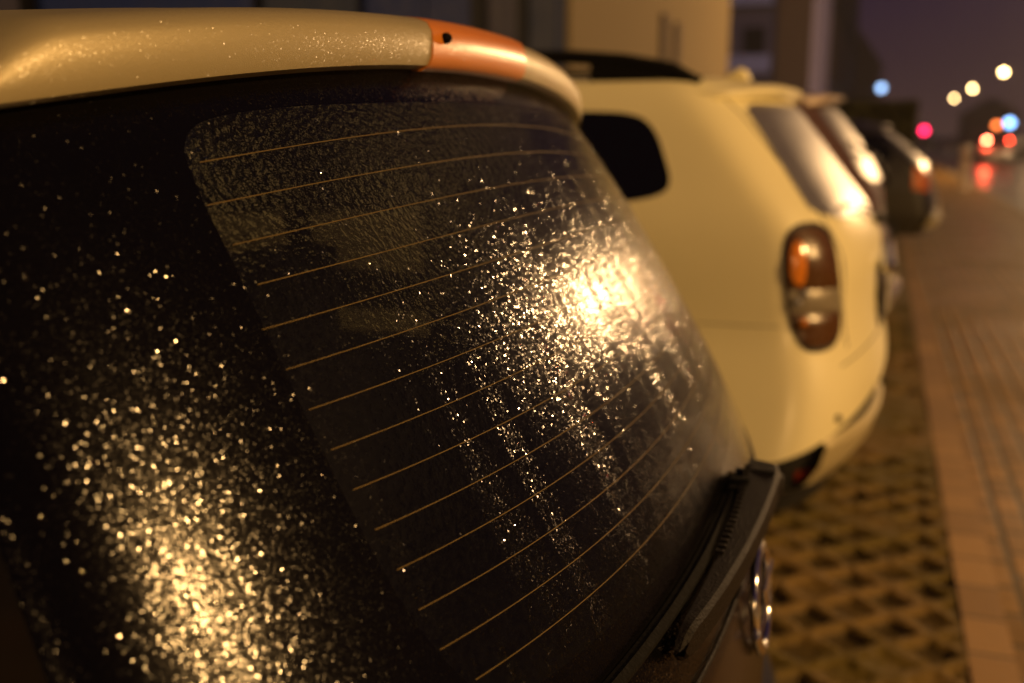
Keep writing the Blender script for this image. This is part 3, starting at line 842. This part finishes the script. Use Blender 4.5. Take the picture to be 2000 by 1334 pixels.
# tailgate furniture
patch('plate_recess', resample(soft([(-.33, .80), (.33, .80), (.33, 1.02), (-.33, 1.02)], 2), 40), rear2, M['trim'], car2, .004, .02)
bevel(MB().box((.045, 3.84, .845), (.062, 4.36, .955)).build('number_plate', M['plate'], car2), .004)
bevel(MB().box((.030, 3.72, 1.005), (.075, 4.48, 1.045)).build('tailgate_handle', M['chrome'], car2), .012, 3)
for sd in (-1, 1):
    MB().sphere(side2(-.075, .585) if sd < 0 else side2r(-.075, .585), (.014, .010, .014)).build('parking_sensor', M['rubber'], car2, True)
    MB().sphere(rear2(sd*.3, .60), (.010, .014, .014)).build('parking_sensor', M['rubber'], car2, True)
    rf = [(-.20, .35), (-.06, .365), (-.06, .395), (-.20, .385)]
    patch('reflector', resample(soft(rf, 2), 30), lambda a, b, sd=sd: SV.side_pt(a, b, sd), M['reflector'], car2, .006, .012, axis=(.5, sd, 0))
    for xw in (-.86, -3.5): wheel(car2, (xw, 4.1 + sd*.80, .345), .345, .215, sd)
    # roof rail on feet
    y = 4.1 + sd*.60
    rl = MB(); pts = [(-.60, y, 1.652), (-.70, y, 1.705), (-.86, y, 1.735), (-1.05, y, 1.752), (-1.6, y, 1.765), (-2.2, y, 1.74), (-2.36, y, 1.66)]
    cv = []
    for i in range(len(pts)-1):
        for t_ in np.linspace(0, 1, 5, endpoint=False): cv.append(Vector(pts[i]).lerp(Vector(pts[i+1]), t_))
    cv.append(Vector(pts[-1])); rl.tube(cv, .024, 10)
    for x0, x1 in ((-.98, -.62), (-1.62, -1.40), (-2.34, -2.1)):
        zt = 1.735
        v = [(x0, y-.02, 1.64), (x1, y-.02, 1.64), (x1 - .1, y-.02, zt - .02), (x0, y-.02, zt + .01)]
        v2 = [(a, b+.04, c) for a, b, c in v]; rl.add(v + v2, [(0,1,2,3), (7,6,5,4), (0,4,5,1), (1,5,6,2), (2,6,7,3), (3,7,4,0)])
    rl.build('roof_rail', M['rubber'], car2, True, 40)
    bevel(MB().box((-2.78, 4.1+sd*.9, 1.12), (-2.62, 4.1+sd*1.1, 1.30)).build('mirror', M['white_paint'], car2), .03, 3)
    for xd in (-1.55, -2.4): bevel(MB().box((xd-.1, 4.1+sd*.912, .98), (xd+.1, 4.1+sd*.935, 1.01)).build('door_handle', M['white_paint'], car2), .008, 2)
MB().tube([S2.rear_pt(4.12 + a, .80 - .10*abs(a)**3) + np.array([.001, 0, 0]) for a in np.linspace(-.80, .80, 40)], .0022, 6).build('bumper_seam', M['trim'], car2, True)
for sd in (-1, 1): MB().tube([S2.rear_pt(4.12 + sd*(.74 - .22*max(0, z - 1.2)), z) + np.array([.001, 0, 0]) for z in np.linspace(.80, 1.60, 26)], .0022, 6).build('tailgate_gap', M['trim'], car2, True)
# panel gap along the flank, fin aerial
MB().tube([side2(x, .878 + .012*(x+.5)) for x in np.linspace(-1.35, -.27, 14)], .0022, 6).build('panel_gap', M['trim'], car2, True)
fin = [(-.62, 0), (-.50, 0), (-.52, .045), (-.55, .052)]
mb = MB(); v = [(x, 4.06, 1.69 + z) for x, z in fin] + [(x, 4.14, 1.69 + z*.98) for x, z in fin]
mb.add(v, [(0,1,2,3), (7,6,5,4), (0,4,5,1), (1,5,6,2), (2,6,7,3), (3,7,4,0)]); bevel(mb.build('aerial', M['white_paint'], car2), .02, 3)

def hatch_car(name, label, Yc, dx, hscale, paint_m, lens_m, extra=None, glass=None, spoiler=None, width=.86, length=4.1, rake=1., group='cars parked in the row'):
    root = thing(name, label, 'car', (dx - 2.0, Yc, 0), group)
    h = hscale
    S = Shape(Yc, [(.24, dx-.06), (.40, dx+.03), (.55, dx+.05), (.68, dx+.03), (.85, dx-.02), (.98*h, dx-.06*rake), (1.15*h, dx-.17*rake), (1.30*h, dx-.30*rake), (1.42*h, dx-.42*rake), (1.48*h, dx-.50*rake)],
              [(.2, width-.06), (.5, width), (.85, width), (1.0*h, width-.03), (1.2*h, width-.11), (1.4*h, width-.19), (1.48*h, width-.25)],
              [(.2, dx-length+.1), (.5, dx-length), (.8, dx-length+.05), (.93, dx-length+.15), (.95, dx-length+1.1), (1.2*h, dx-length+1.5), (1.48*h, dx-length+2.0)], .05, .22, 2.7, .5)
    loft_body(S, .26, 1.48*h, [.26, .32, .4, .48, .55, .62, .70, .78, .86, .93, .95, 1.0*h+.001, 1.08*h, 1.15*h, 1.22*h, 1.3*h, 1.37*h, 1.42*h, 1.455*h, 1.475*h], paint_m, root)
    rear = lambda a, b: S.rear_pt(Yc + a, b)
    patch('rear_window', resample(soft([(-.56, 1.40*h), (.56, 1.40*h), (.66, 1.05*h), (.56, 1.01*h), (-.56, 1.01*h), (-.66, 1.05*h)], 2), 60), rear, glass or M['wet_hatch'], root, .005, .02, rings=10)
    for sd in (-1, 1):
        sf = lambda a, b, sd=sd: S.side_pt(a, b, sd)
        patch('side_window', resample(soft([(dx-.62, 1.36*h), (dx-.55, 1.08*h), (dx-1.25, 1.04*h), (dx-1.25, 1.38*h)], 2), 40), sf, M['dark_glass'], root, .004, .012, axis=(0, sd, .2))
        patch('side_window', resample(soft([(dx-1.31, 1.38*h), (dx-1.31, 1.04*h), (dx-2.5, 1.02*h), (dx-2.05, 1.37*h)], 2), 40), sf, M['dark_glass'], root, .004, .012, axis=(0, sd, .2))
        patch('tail_light', resample(soft([(dx-.30, .84), (dx-.10, .80), (dx-.12, .97*h), (dx-.30, 1.0*h)], 2), 40), sf, lens_m, root, .006, .02, .008, axis=(.6, sd, 0))
        for xw in (dx-.75, dx-length+.8): wheel(root, (xw, Yc + sd*(width-.10), .31), .31, .19, sd)
        bevel(MB().box((dx-length+1.45, Yc+sd*width, 1.0), (dx-length+1.58, Yc+sd*(width+.18), 1.15)).build('mirror', paint_m, root), .03, 3)
    rows = []
    for u in np.linspace(-.58, .58, 30):
        e = abs(u)/.58; x = float(S.X(Yc+u, 1.44*h)); z = 1.455*h - .025*e**3
        rows.append([(x-.12, Yc+u, z+.03), (x+.02, Yc+u, z+.030), (x+.09*(1-.5*e**3), Yc+u, z+.016), (x+.10*(1-.5*e**3), Yc+u, z), (x+.06, Yc+u, z-.018), (x-.12, Yc+u, z-.01)])
    mb = MB().grid(rows, closed=True); mb.f += [list(range(6)), [29*6+i for i in range(6)]]; mb.m += [0, 0]
    mb.build('spoiler', spoiler or paint_m, root, True, 50)
    bevel(MB().box((dx+.035, Yc-.26, .52), (dx+.06, Yc+.26, .63)).build('number_plate', M['plate'], root), .004)
    bevel(MB().box((dx-.02, Yc-.30, .80), (dx+.01, Yc+.30, .83)).build('tailgate_handle', M['chrome'], root), .008, 2)
    MB().grid([[tuple(S.rear_pt(Yc + math.copysign(abs(math.sin(ph))**(2/2.7), ph)*width*.97, z) + np.array([o_, 0, 0])) for ph in np.linspace(-1.35, 1.35, 30)] for z, o_ in ((.34, .0), (.36, .05), (.48, .06), (.50, .01))]).build('bumper', paint_m if extra is None else extra, root, True, 40)
    pw = lambda a, b, o_: tuple(S.rear_pt(Yc + a, b) + np.array([o_, 0, 0]))
    MB().tube([pw(0, .97*h, .01), pw(0, 1.02*h, .04), pw(-.22, 1.14*h, .055), pw(-.46, 1.19*h, .045)], [.02, .018, .014, .010], 8).tube([pw(-.2, 1.15*h, .02), pw(-.52, 1.22*h, .02)], .010, 8).build('wiper', M['plastic'], root, True)
    return root, S
c3, S3 = hatch_car('hatchback_car', 'dark red hatchback with pale spoiler, just beyond the white off roader', 7.35, .08, 1.18, M['brown_paint'], M['red_lens'], spoiler=M['beige_spoiler'])
c4, S4 = hatch_car('hatchback_car', 'black hatchback parked last in the row in front of the hedge', 14.2, .68, 1.10, M['green_black'], M['amber_dim'], extra=M['satin'], width=.9, rake=1.55)

# ------------------------------------------------------------------ street lamps
LAMP_COL = (1.0, .59, .26)
M['pole'] = simple('galvanised_pole', (.22, .21, .20), .5, .5)
M['sodium'] = emit('sodium_lamp', (1., .58, .2), 8.)
M['sodium_far'] = emit('sodium_lamp_far', (1., .66, .27), 40.)
M['led'] = emit('blue_white_lamp', (.36, .60, 1.), 4.5)
def street_lamp(x, y, label, lens, side=1, h=8.0, watts=0, col=LAMP_COL, lr=.16, group='street lamps along the road'):
    o = thing('street_lamp', label, 'street lamp', (x + side*1.1, y, 0), group)
    px = x + side*1.1
    MB().lathe([(.12, 0), (.12, 1.1), (.075, 1.2), (.05, h-.1), (.045, h+.15)], (px, y, 0), 'z', 14).build('pole', M['pole'], o, True, 40)
    MB().tube([(px, y, h+.05), (px - side*.2, y, h+.17), (px - side*.7, y, h+.20)], .03, 8).build('arm', M['pole'], o, True)
    hd = MB().sphere((x, y, h+.17), (.42, .16, .09)).build('lamp_head', M['pole'], o, True)
    le = MB().sphere((x, y, h+.06), (lr, lr, lr*.92)).build('lamp_lens', lens, o, True)
    if watts:
        L = bpy.data.lights.new('lamp_light', 'POINT'); L.energy = watts; L.color = col; L.shadow_soft_size = .13
        lo = bpy.data.objects.new('lamp_light', L); COL.objects.link(lo); lo.location = (x, y, h - .16)
        lo.parent = o; lo.matrix_parent_inverse = o.matrix_basis.inverted()
    return o
W0 = 8200
street_lamp(11.5, 120, 'sodium street lamp nearest of the three glowing over the right edge of the road', M['sodium_far'], lr=.26)
street_lamp(11.5, 160, 'sodium street lamp between the nearest and the farthest of the glowing three', M['sodium_far'], lr=.26)
street_lamp(11.5, 200, 'sodium street lamp farthest of the glowing three, lowest and smallest', M['sodium_far'], lr=.26)
for yy, lb in ((80, 'sodium street lamp just outside the frame, one short of the glowing three'), (40, 'sodium street lamp outside the frame whose glare lies on the rear window'), (0, 'sodium street lamp across the road from the foreground hatchback'), (-40, 'sodium street lamp across the road behind the viewer')):
    street_lamp(11.5, yy, lb, M['sodium'], watts=W0*{80: .2, 40: 1.75}.get(yy, 1), col=(1., .56, .19) if yy <= 0 else LAMP_COL)
street_lamp(-.7, 150, 'bluish white street lamp alone in the sky above the hedge', M['led'], -1, 7.85, lr=.5)

# ------------------------------------------------------------------ buildings
M['beige'] = simple('beige_render', (.30, .235, .125), .9, bump=.3, scale=14, var=.08)
M['blue_panel'] = simple('blue_panel', (.010, .022, .11), .7, spec=.08, var=.2, scale=4)
M['grey_lit_panel'] = simple('grey_lit_panel', (.026, .036, .075), .75, spec=.08, var=.2, scale=3)  # blue in the base colour stands in for white light on the front
M['pale_lit_panel'] = simple('pale_white_lit_panel', (.044, .044, .075), .75, spec=.08, var=.2, scale=3)  # bluish base: white light from inside put into the panel colour
M['dark_frame'] = simple('dark_frame', (.004, .004, .006), .8, spec=.1)
M['violet'] = simple('violet_lit_wall', (.09, .09, .22), .85, var=.25, scale=2)  # violet of sky and bluish lamp light put into the wall colour
M['violet_band'] = simple('pale_parapet', (.26, .32, .85), .8, var=.15, scale=2)
M['lavender'] = simple('lavender_lit_wall', (.58, .56, .95), .8, var=.1, scale=2)  # bluish light on the street-side face, painted in as pale lavender
M['brown_wall'] = simple('brown_wall', (.13, .10, .09), .9, var=.2, scale=1.5)
M['roof_tile'] = simple('dark_roof', (.03, .025, .025), .8, bump=.5, scale=8)
M['dark_win'] = simple('dark_window', (.006, .006, .008), .08)

b1 = thing('shop_building', 'beige rendered building with a blue and grey glazed front behind the cars', 'building', (-5.2, 20, 0))
MB().box((-14, 17.2, -.1), (-5.2, 36.0, 9.5)).build('wall', M['beige'], b1)
g = MB().box((-14, -4, -.1), (-5.32, 17.2, 9.5)).build('glazed_wing', M['dark_frame'], b1)
def panel(y0, y1, z0, z1, m, x=-5.32, d=.05): MB().box((x, y0, z0), (x+d, y1, z1)).build('facade_panel', M[m], g)
panel(15.25, 17.15, .3, 9, 'grey_lit_panel'); panel(13.5, 14.6, .3, 9, 'pale_lit_panel'); panel(9.9, 12.8, .3, 9, 'blue_panel'); panel(8.0, 9.7, .3, 9, 'grey_lit_panel'); panel(5.4, 7.8, .3, 9, 'blue_panel'); panel(3.0, 5.2, .3, 9, 'pale_lit_panel'); panel(0.2, 2.8, .3, 9, 'grey_lit_panel')
for y0 in (16.62, 11.4): MB().box((-5.27, y0, .3), (-5.25, y0+.12, 9)).build('mullion', M['blue_panel'], g)
for y0, zt in ((24.6, 4.35), (26.2, 4.3)):
    f_ = MB().box((-5.2, y0, 2.6), (-5.10, y0+.5, zt)).build('wall_post', M['brown_wall'], b1)
MB().box((-5.20, 17.2, 0), (-5.14, 36, .5)).build('plinth', M['grey_lit_panel'], b1)

b2 = thing('apartment_block', 'apartment block in dark violet light with pale balcony bands and a lavender lit corner', 'building', (-5, 80, 0))
MB().box((-16, 73, -.1), (-5.0, 93, 22)).build('wall', M['violet'], b2)
MB().box((-5.0, 72.6, -.1), (-4.85, 93, 22)).build('side_wall', M['lavender'], b2)
MB().box((-7.3, 72.6, -.1), (-5.0, 73.0, 22)).build('stair_wall', M['brown_wall'], b2)
for z0 in (5.7, 10.2, 14.7):
    bb = MB().box((-15.5, 72.1, z0), (-7.6, 72.35, z0+1.2)).build('balcony', M['violet_band'], b2)
    MB().box((-15.5, 72.1, z0-.2), (-7.6, 73.0, z0)).build('balcony_slab', M['roof_tile'], bb)
    for x0 in (-14.6, -12.0, -9.6):
        MB().box((x0, 72.93, z0+1.25), (x0+1.5, 72.99, z0+3.1)).build('window', M['dark_win'], b2)

b3 = thing('town_house', 'brown grey house with dark upper storey beyond the apartment block', 'building', (-5, 120, 0))
MB().box((-16, 100, -.1), (-4.9, 168, 19)).build('wall', M['brown_wall'], b3)
MB().box((-16.1, 99.9, 12.5), (-4.75, 168.1, 22)).build('roof', M['roof_tile'], b3)
for y0 in range(104, 165, 8): MB().box((-4.9, y0, 5), (-4.86, y0+2, 8)).build('window', M['dark_win'], b3)

def gable_house(name, label, x0, x1, y0, y1, he, hr, m):
    o = thing(name, label, 'house', ((x0+x1)/2, y0, 0))
    xm = (x0+x1)/2
    MB().add([(x0,y0,-.1),(x1,y0,-.1),(x1,y0,he),(xm,y0,hr),(x0,y0,he),(x0,y1,-.1),(x1,y1,-.1),(x1,y1,he),(xm,y1,hr),(x0,y1,he)],
             [(0,1,2,3,4),(9,8,7,6,5),(0,5,6,1),(1,6,7,2),(4,9,5,0)]).build('wall', m, o)
    mb = MB()
    for sx in (x0-.4, x1+.4):
        z_ = he - .4*(hr-he)/(xm-x0)
        mb.add([(sx,y0-.4,z_+.03),(xm,y0-.4,hr+.03),(xm,y1,hr+.03),(sx,y1,z_+.03),(sx,y0-.4,z_+.25),(xm,y0-.4,hr+.25),(xm,y1,hr+.25),(sx,y1,z_+.25)], [(0,1,2,3),(4,5,6,7),(0,1,5,4),(1,2,6,5),(2,3,7,6),(3,0,4,7)])
    mb.build('roof', M['roof_tile'], o)
    for xw in (x0+.25*(x1-x0), x0+.65*(x1-x0)): MB().box((xw, y0-.05, he*.45), (xw+1.2, y0-.002, he*.45+1.5)).build('window', M['dark_win'], o)
    return o
gable_house('gabled_house', 'faint gabled house left of the bluish lamp', -11, -1.2, 178, 196, 13, 20, M['brown_wall'])
gable_house('gabled_house', 'low far house beyond the braking car at the end of the road', 14.5, 24, 215, 230, 5.5, 8.5, M['brown_wall'])
gable_house('gabled_house', 'low far house left of the bollard at the end of the street', -2, 7, 255, 270, 4.2, 6.2, M['violet'])

# clipped hedge behind the last parked car
def hedge(name, label, x0, x1, y0, y1, h, mat):
    o = thing(name, label, 'hedge', ((x0+x1)/2, y0, 0))
    vs = []; fs = []
    n_ = 26000
    pts = rng.random((n_, 3))*np.array([x1-x0, y1-y0, h]) + np.array([x0, y0, 0])
    face = rng.integers(0, 4, n_)
    jit = np.abs(rng.normal(size=n_))*.05
    pts[face == 0, 1] = y0 + jit[face == 0]; pts[face == 1, 0] = x1 - jit[face == 1]; pts[face == 2, 2] = h - jit[face == 2]; pts[face == 3, 0] = x0 + jit[face == 3]
    d = rng.normal(size=(n_, 3)); d /= np.linalg.norm(d, axis=1)[:, None]; e = np.cross(d, rng.normal(size=(n_, 3))); e /= np.linalg.norm(e, axis=1)[:, None]
    s_ = rng.uniform(.03, .06, n_)[:, None]
    V = np.stack([pts - d*s_, pts + e*s_*.5, pts + d*s_, pts - e*s_*.5], 1).reshape(-1, 3)
    F_ = [(4*i, 4*i+1, 4*i+2, 4*i+3) for i in range(n_)]
    mesh_obj('foliage', V, F_, mat, o, False)
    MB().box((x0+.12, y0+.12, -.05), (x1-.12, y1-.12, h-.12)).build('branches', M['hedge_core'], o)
    return o
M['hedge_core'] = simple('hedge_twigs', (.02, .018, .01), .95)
M['leaf'] = simple('hedge_leaves', (.060, .055, .018), .6, var=.6, scale=30)
hedge('hedge', 'clipped flat topped hedge behind the last parked car', -6.0, .50, 18.2, 19.6, 2.05, M['leaf'])

# bollard on the pavement
bo = thing('bollard', 'pale slim bollard standing on the pavement beyond the parked cars', 'bollard', (2.16, 30.3, 0))
M['bollard'] = simple('bollard_paint', (.88, .74, .62), .5)
MB().lathe([(.15, 0), (.15, .08), (.125, .1), (.12, 1.02), (.135, 1.04), (.135, 1.14), (.09, 1.2), (.001, 1.23)], (2.16, 30.3, 0), 'z', 16).build('post', M['bollard'], bo, True, 35)
MB().lathe([(.1215, .88), (.124, .89), (.124, .97), (.1215, .98)], (2.16, 30.3, 0), 'z', 16).build('band', M['reflector'], bo, True, 35)

# ------------------------------------------------------------------ traffic far down the road
M['brake'] = emit('brake_lamp', (1., .06, .025), 40.)
M['brake_hot'] = emit('brake_lamp_bright', (1., .14, .06), 100.)
M['headlamp'] = emit('head_lamp', (.42, .45, 1.), 8.)
M['red_signal'] = emit('red_signal', (1., .015, .09), 12.)
M['orange_signal'] = emit('orange_signal', (1., .20, .04), 7.)
M['blue_sign'] = emit('blue_sign', (.25, .5, 1.), 8.)
M['traffic_paint'] = paint('traffic_paint', (.03, .028, .03), .4, .9, .1)
def traffic(name, label, cx, y, w, h, away, lamps):
    o = thing(name, label, 'car', (cx, y, -.11), 'traffic on the road')
    # profile along y (nose to tail) swept across
    L = 4.4; sgn = 1 if away else -1
    prof = [(0, .25), (-.02, .55), (.02, .85), (.10, .98), (.55, h-.08), (.95, h), (2.2, h), (3.0, 1.02), (4.2, .88), (4.4, .6), (4.38, .25)]
    rows = []
    for uu in (-1, -.97, -.86, -.5, 0, .5, .86, .97, 1):
        row = []
        for yy, zz in prof:
            ww = (w/2)*(1 - .16*max(0, (zz-.95)/(h-.95)))
            row.append((cx + uu*ww, y + sgn*(yy + .04*abs(uu)**4*(1 if yy < 1 else -1)), -.11 + zz - (.05*abs(uu)**6 if zz > 1 else 0)))
        rows.append(row)
    mb = MB().grid(rows); k = len(prof); mb.f += [list(range(k)), [8*k+i for i in range(k)][::-1]]; mb.m += [0, 0]
    mb.build('body', M['traffic_paint'], o, True, 35)
    MB().grid([[(cx + uu*w*.36, y + sgn*(yy) - sgn*.012, -.11 + zz) for uu in np.linspace(-1, 1, 6)] for yy, zz in ((.14, 1.03), (.50, h-.13))]).build('window', M['dark_win'], o)
    for (x, z, r_, m) in lamps:
        MB().sphere((x, y - sgn*.03, z), (r_, .05, r_*.8)).build('tail_light' if away else 'headlight', M[m], o, True)
    for sx in (-1, 1):
        for yy in (.8, 3.5): MB().lathe([(.001, -.1), (.30, -.1), (.30, .1), (.001, .1)], (cx + sx*(w/2-.12), y + sgn*yy, .19), 'x', 18).build('wheel', M['tyre'], o, True, 40)
    return o
traffic('car', 'braking car on the road with a glaring red tail light', 5.8, 60, 1.7, 1.75, True, [(5.25, 1.25, .10, 'brake_hot'), (6.35, 1.24, .075, 'brake')])
traffic('car', 'oncoming car with bluish headlights left of the bollard', 4.75, 120, 1.7, 1.5, False, [(4.8, .62, .17, 'headlamp'), (4.05, .6, .05, 'headlamp')])
traffic('car', 'oncoming car with bluish headlights right of the braking car', 7.6, 75, 1.7, 1.5, False, [(7.98, .72, .09, 'headlamp'), (7.1, .72, .045, 'headlamp')])
L = bpy.data.lights.new('brake_glow', 'POINT'); L.energy = 200; L.color = (1., .08, .03); L.shadow_soft_size = .08
lo = bpy.data.objects.new('brake_glow', L); COL.objects.link(lo); lo.location = (5.25, 59.8, 1.25)
def signal(name, label, x, y, z, m, r_, cat='traffic light'):
    o = thing(name, label, cat, (x, y, 0))
    MB().tube([(x+.0, y+.12, -.1), (x, y+.12, z+.5)], .06, 10).build('pole', M['pole'], o, True)
    hs = bevel(MB().box((x-.22, y-.05, z-.75), (x+.22, y+.1, z+.32)).build('housing', M['dark_frame'], o), .03)
    for k, mm in enumerate((m, 'dark_win', 'dark_win')):
        MB().sphere((x, y-.06, z - .27*k), (r_ if k == 0 else .1, .05, r_ if k == 0 else .1)).build('signal_lamp', M[mm], hs, True)
    return o
signal('traffic_light', 'red traffic light beside the dark hatchback, above bluish headlights', 2.43, 70, 1.80, 'red_signal', .20)
signal('traffic_light', 'orange signal above the braking car', 9.9, 105, 2.42, 'orange_signal', .28)
o = thing('illuminated_sign', 'small blue glowing sign at the right edge above the braking car', 'sign', (10.14, 97, 0))
MB().tube([(10.14, 97.1, 0), (10.14, 97.1, 2.7)], .05, 10).build('pole', M['pole'], o, True)
MB().lathe([(.001, -.04), (.34, -.04), (.34, .04), (.001, .04)], (10.14, 97, 2.56), 'y', 24).build('sign_face', M['blue_sign'], o, False)

# ------------------------------------------------------------------ night sky, air, camera
w = bpy.data.worlds.new('World'); SC.world = w; w.use_nodes = True; w.cycles.sampling_method = 'NONE'; nt = w.node_tree; nt.nodes.clear()
out = nt.nodes.new('ShaderNodeOutputWorld'); add = nt.nodes.new('ShaderNodeAddShader')
sk = nt.nodes.new('ShaderNodeTexSky'); sk.sky_type = 'NISHITA'; sk.sun_disc = False; sk.sun_elevation = R(-6); sk.sun_rotation = R(200)
b1_ = nt.nodes.new('ShaderNodeBackground'); b1_.inputs[1].default_value = .08; nt.links.new(sk.outputs[0], b1_.inputs[0])
# town light scattered in the low cloud: violet overhead, warmer towards the horizon
tc = nt.nodes.new('ShaderNodeTexCoord'); sx = nt.nodes.new('ShaderNodeSeparateXYZ'); nt.links.new(tc.outputs['Generated'], sx.inputs[0])
rp = nt.nodes.new('ShaderNodeValToRGB'); nt.links.new(sx.outputs[2], rp.inputs[0])
e = rp.color_ramp.elements; e[0].position = 0.; e[0].color = (.080, .042, .036, 1); e[1].position = .35; e[1].color = (.012, .006, .032, 1)
q = e.new(.07); q.color = (.045, .022, .032, 1); q = e.new(.14); q.color = (.022, .010, .034, 1)
b2_ = nt.nodes.new('ShaderNodeBackground'); b2_.inputs[1].default_value = .8; nt.links.new(rp.outputs[0], b2_.inputs[0])
nt.links.new(b1_.outputs[0], add.inputs[0]); nt.links.new(b2_.outputs[0], add.inputs[1]); nt.links.new(add.outputs[0], out.inputs[0])

HAZE = .0009
if HAZE:
    hz = MB().box((-60, -70, -1.3), (60, 330, 40)).build('haze', None); hz['kind'] = 'stuff'
    m = bpy.data.materials.new('mist'); m.use_nodes = True; m.node_tree.nodes.clear()
    o_ = m.node_tree.nodes.new('ShaderNodeOutputMaterial'); pv_ = m.node_tree.nodes.new('ShaderNodeVolumePrincipled')
    pv_.inputs['Density'].default_value = HAZE; pv_.inputs['Color'].default_value = (.9, .9, .9, 1); pv_.inputs['Anisotropy'].default_value = .3
    m.node_tree.links.new(pv_.outputs[0], o_.inputs['Volume']); hz.data.materials.append(m)

cam = bpy.data.cameras.new('camera'); co = bpy.data.objects.new('camera', cam); COL.objects.link(co); SC.camera = co
cam.sensor_width = 36; cam.lens = 36*1944/2000; cam.clip_start = .05; cam.clip_end = 3000
co.location = (0, 0, CAM_Z); co.rotation_euler = (R(90 - PITCH), 0, R(YAW))
cam.dof.use_dof = True; cam.dof.focus_distance = .85; cam.dof.aperture_fstop = 2.85
SC.view_settings.view_transform = 'Standard'; SC.view_settings.look = 'None'; SC.view_settings.exposure = 0.; SC.view_settings.gamma = 1.
SC.render.engine = 'CYCLES'
SC.cycles.use_denoising = True; SC.cycles.denoiser = 'OPENIMAGEDENOISE'; SC.cycles.denoising_input_passes = 'RGB_ALBEDO_NORMAL'; SC.cycles.denoising_prefilter = 'ACCURATE'
SC.cycles.use_adaptive_sampling = False; SC.cycles.use_light_tree = False
SC.cycles.max_bounces = 8; SC.cycles.diffuse_bounces = 3; SC.cycles.glossy_bounces = 3; SC.cycles.transmission_bounces = 4; SC.cycles.transparent_max_bounces = 10
SC.cycles.caustics_reflective = False; SC.cycles.caustics_refractive = False; SC.cycles.sample_clamp_indirect = 3.
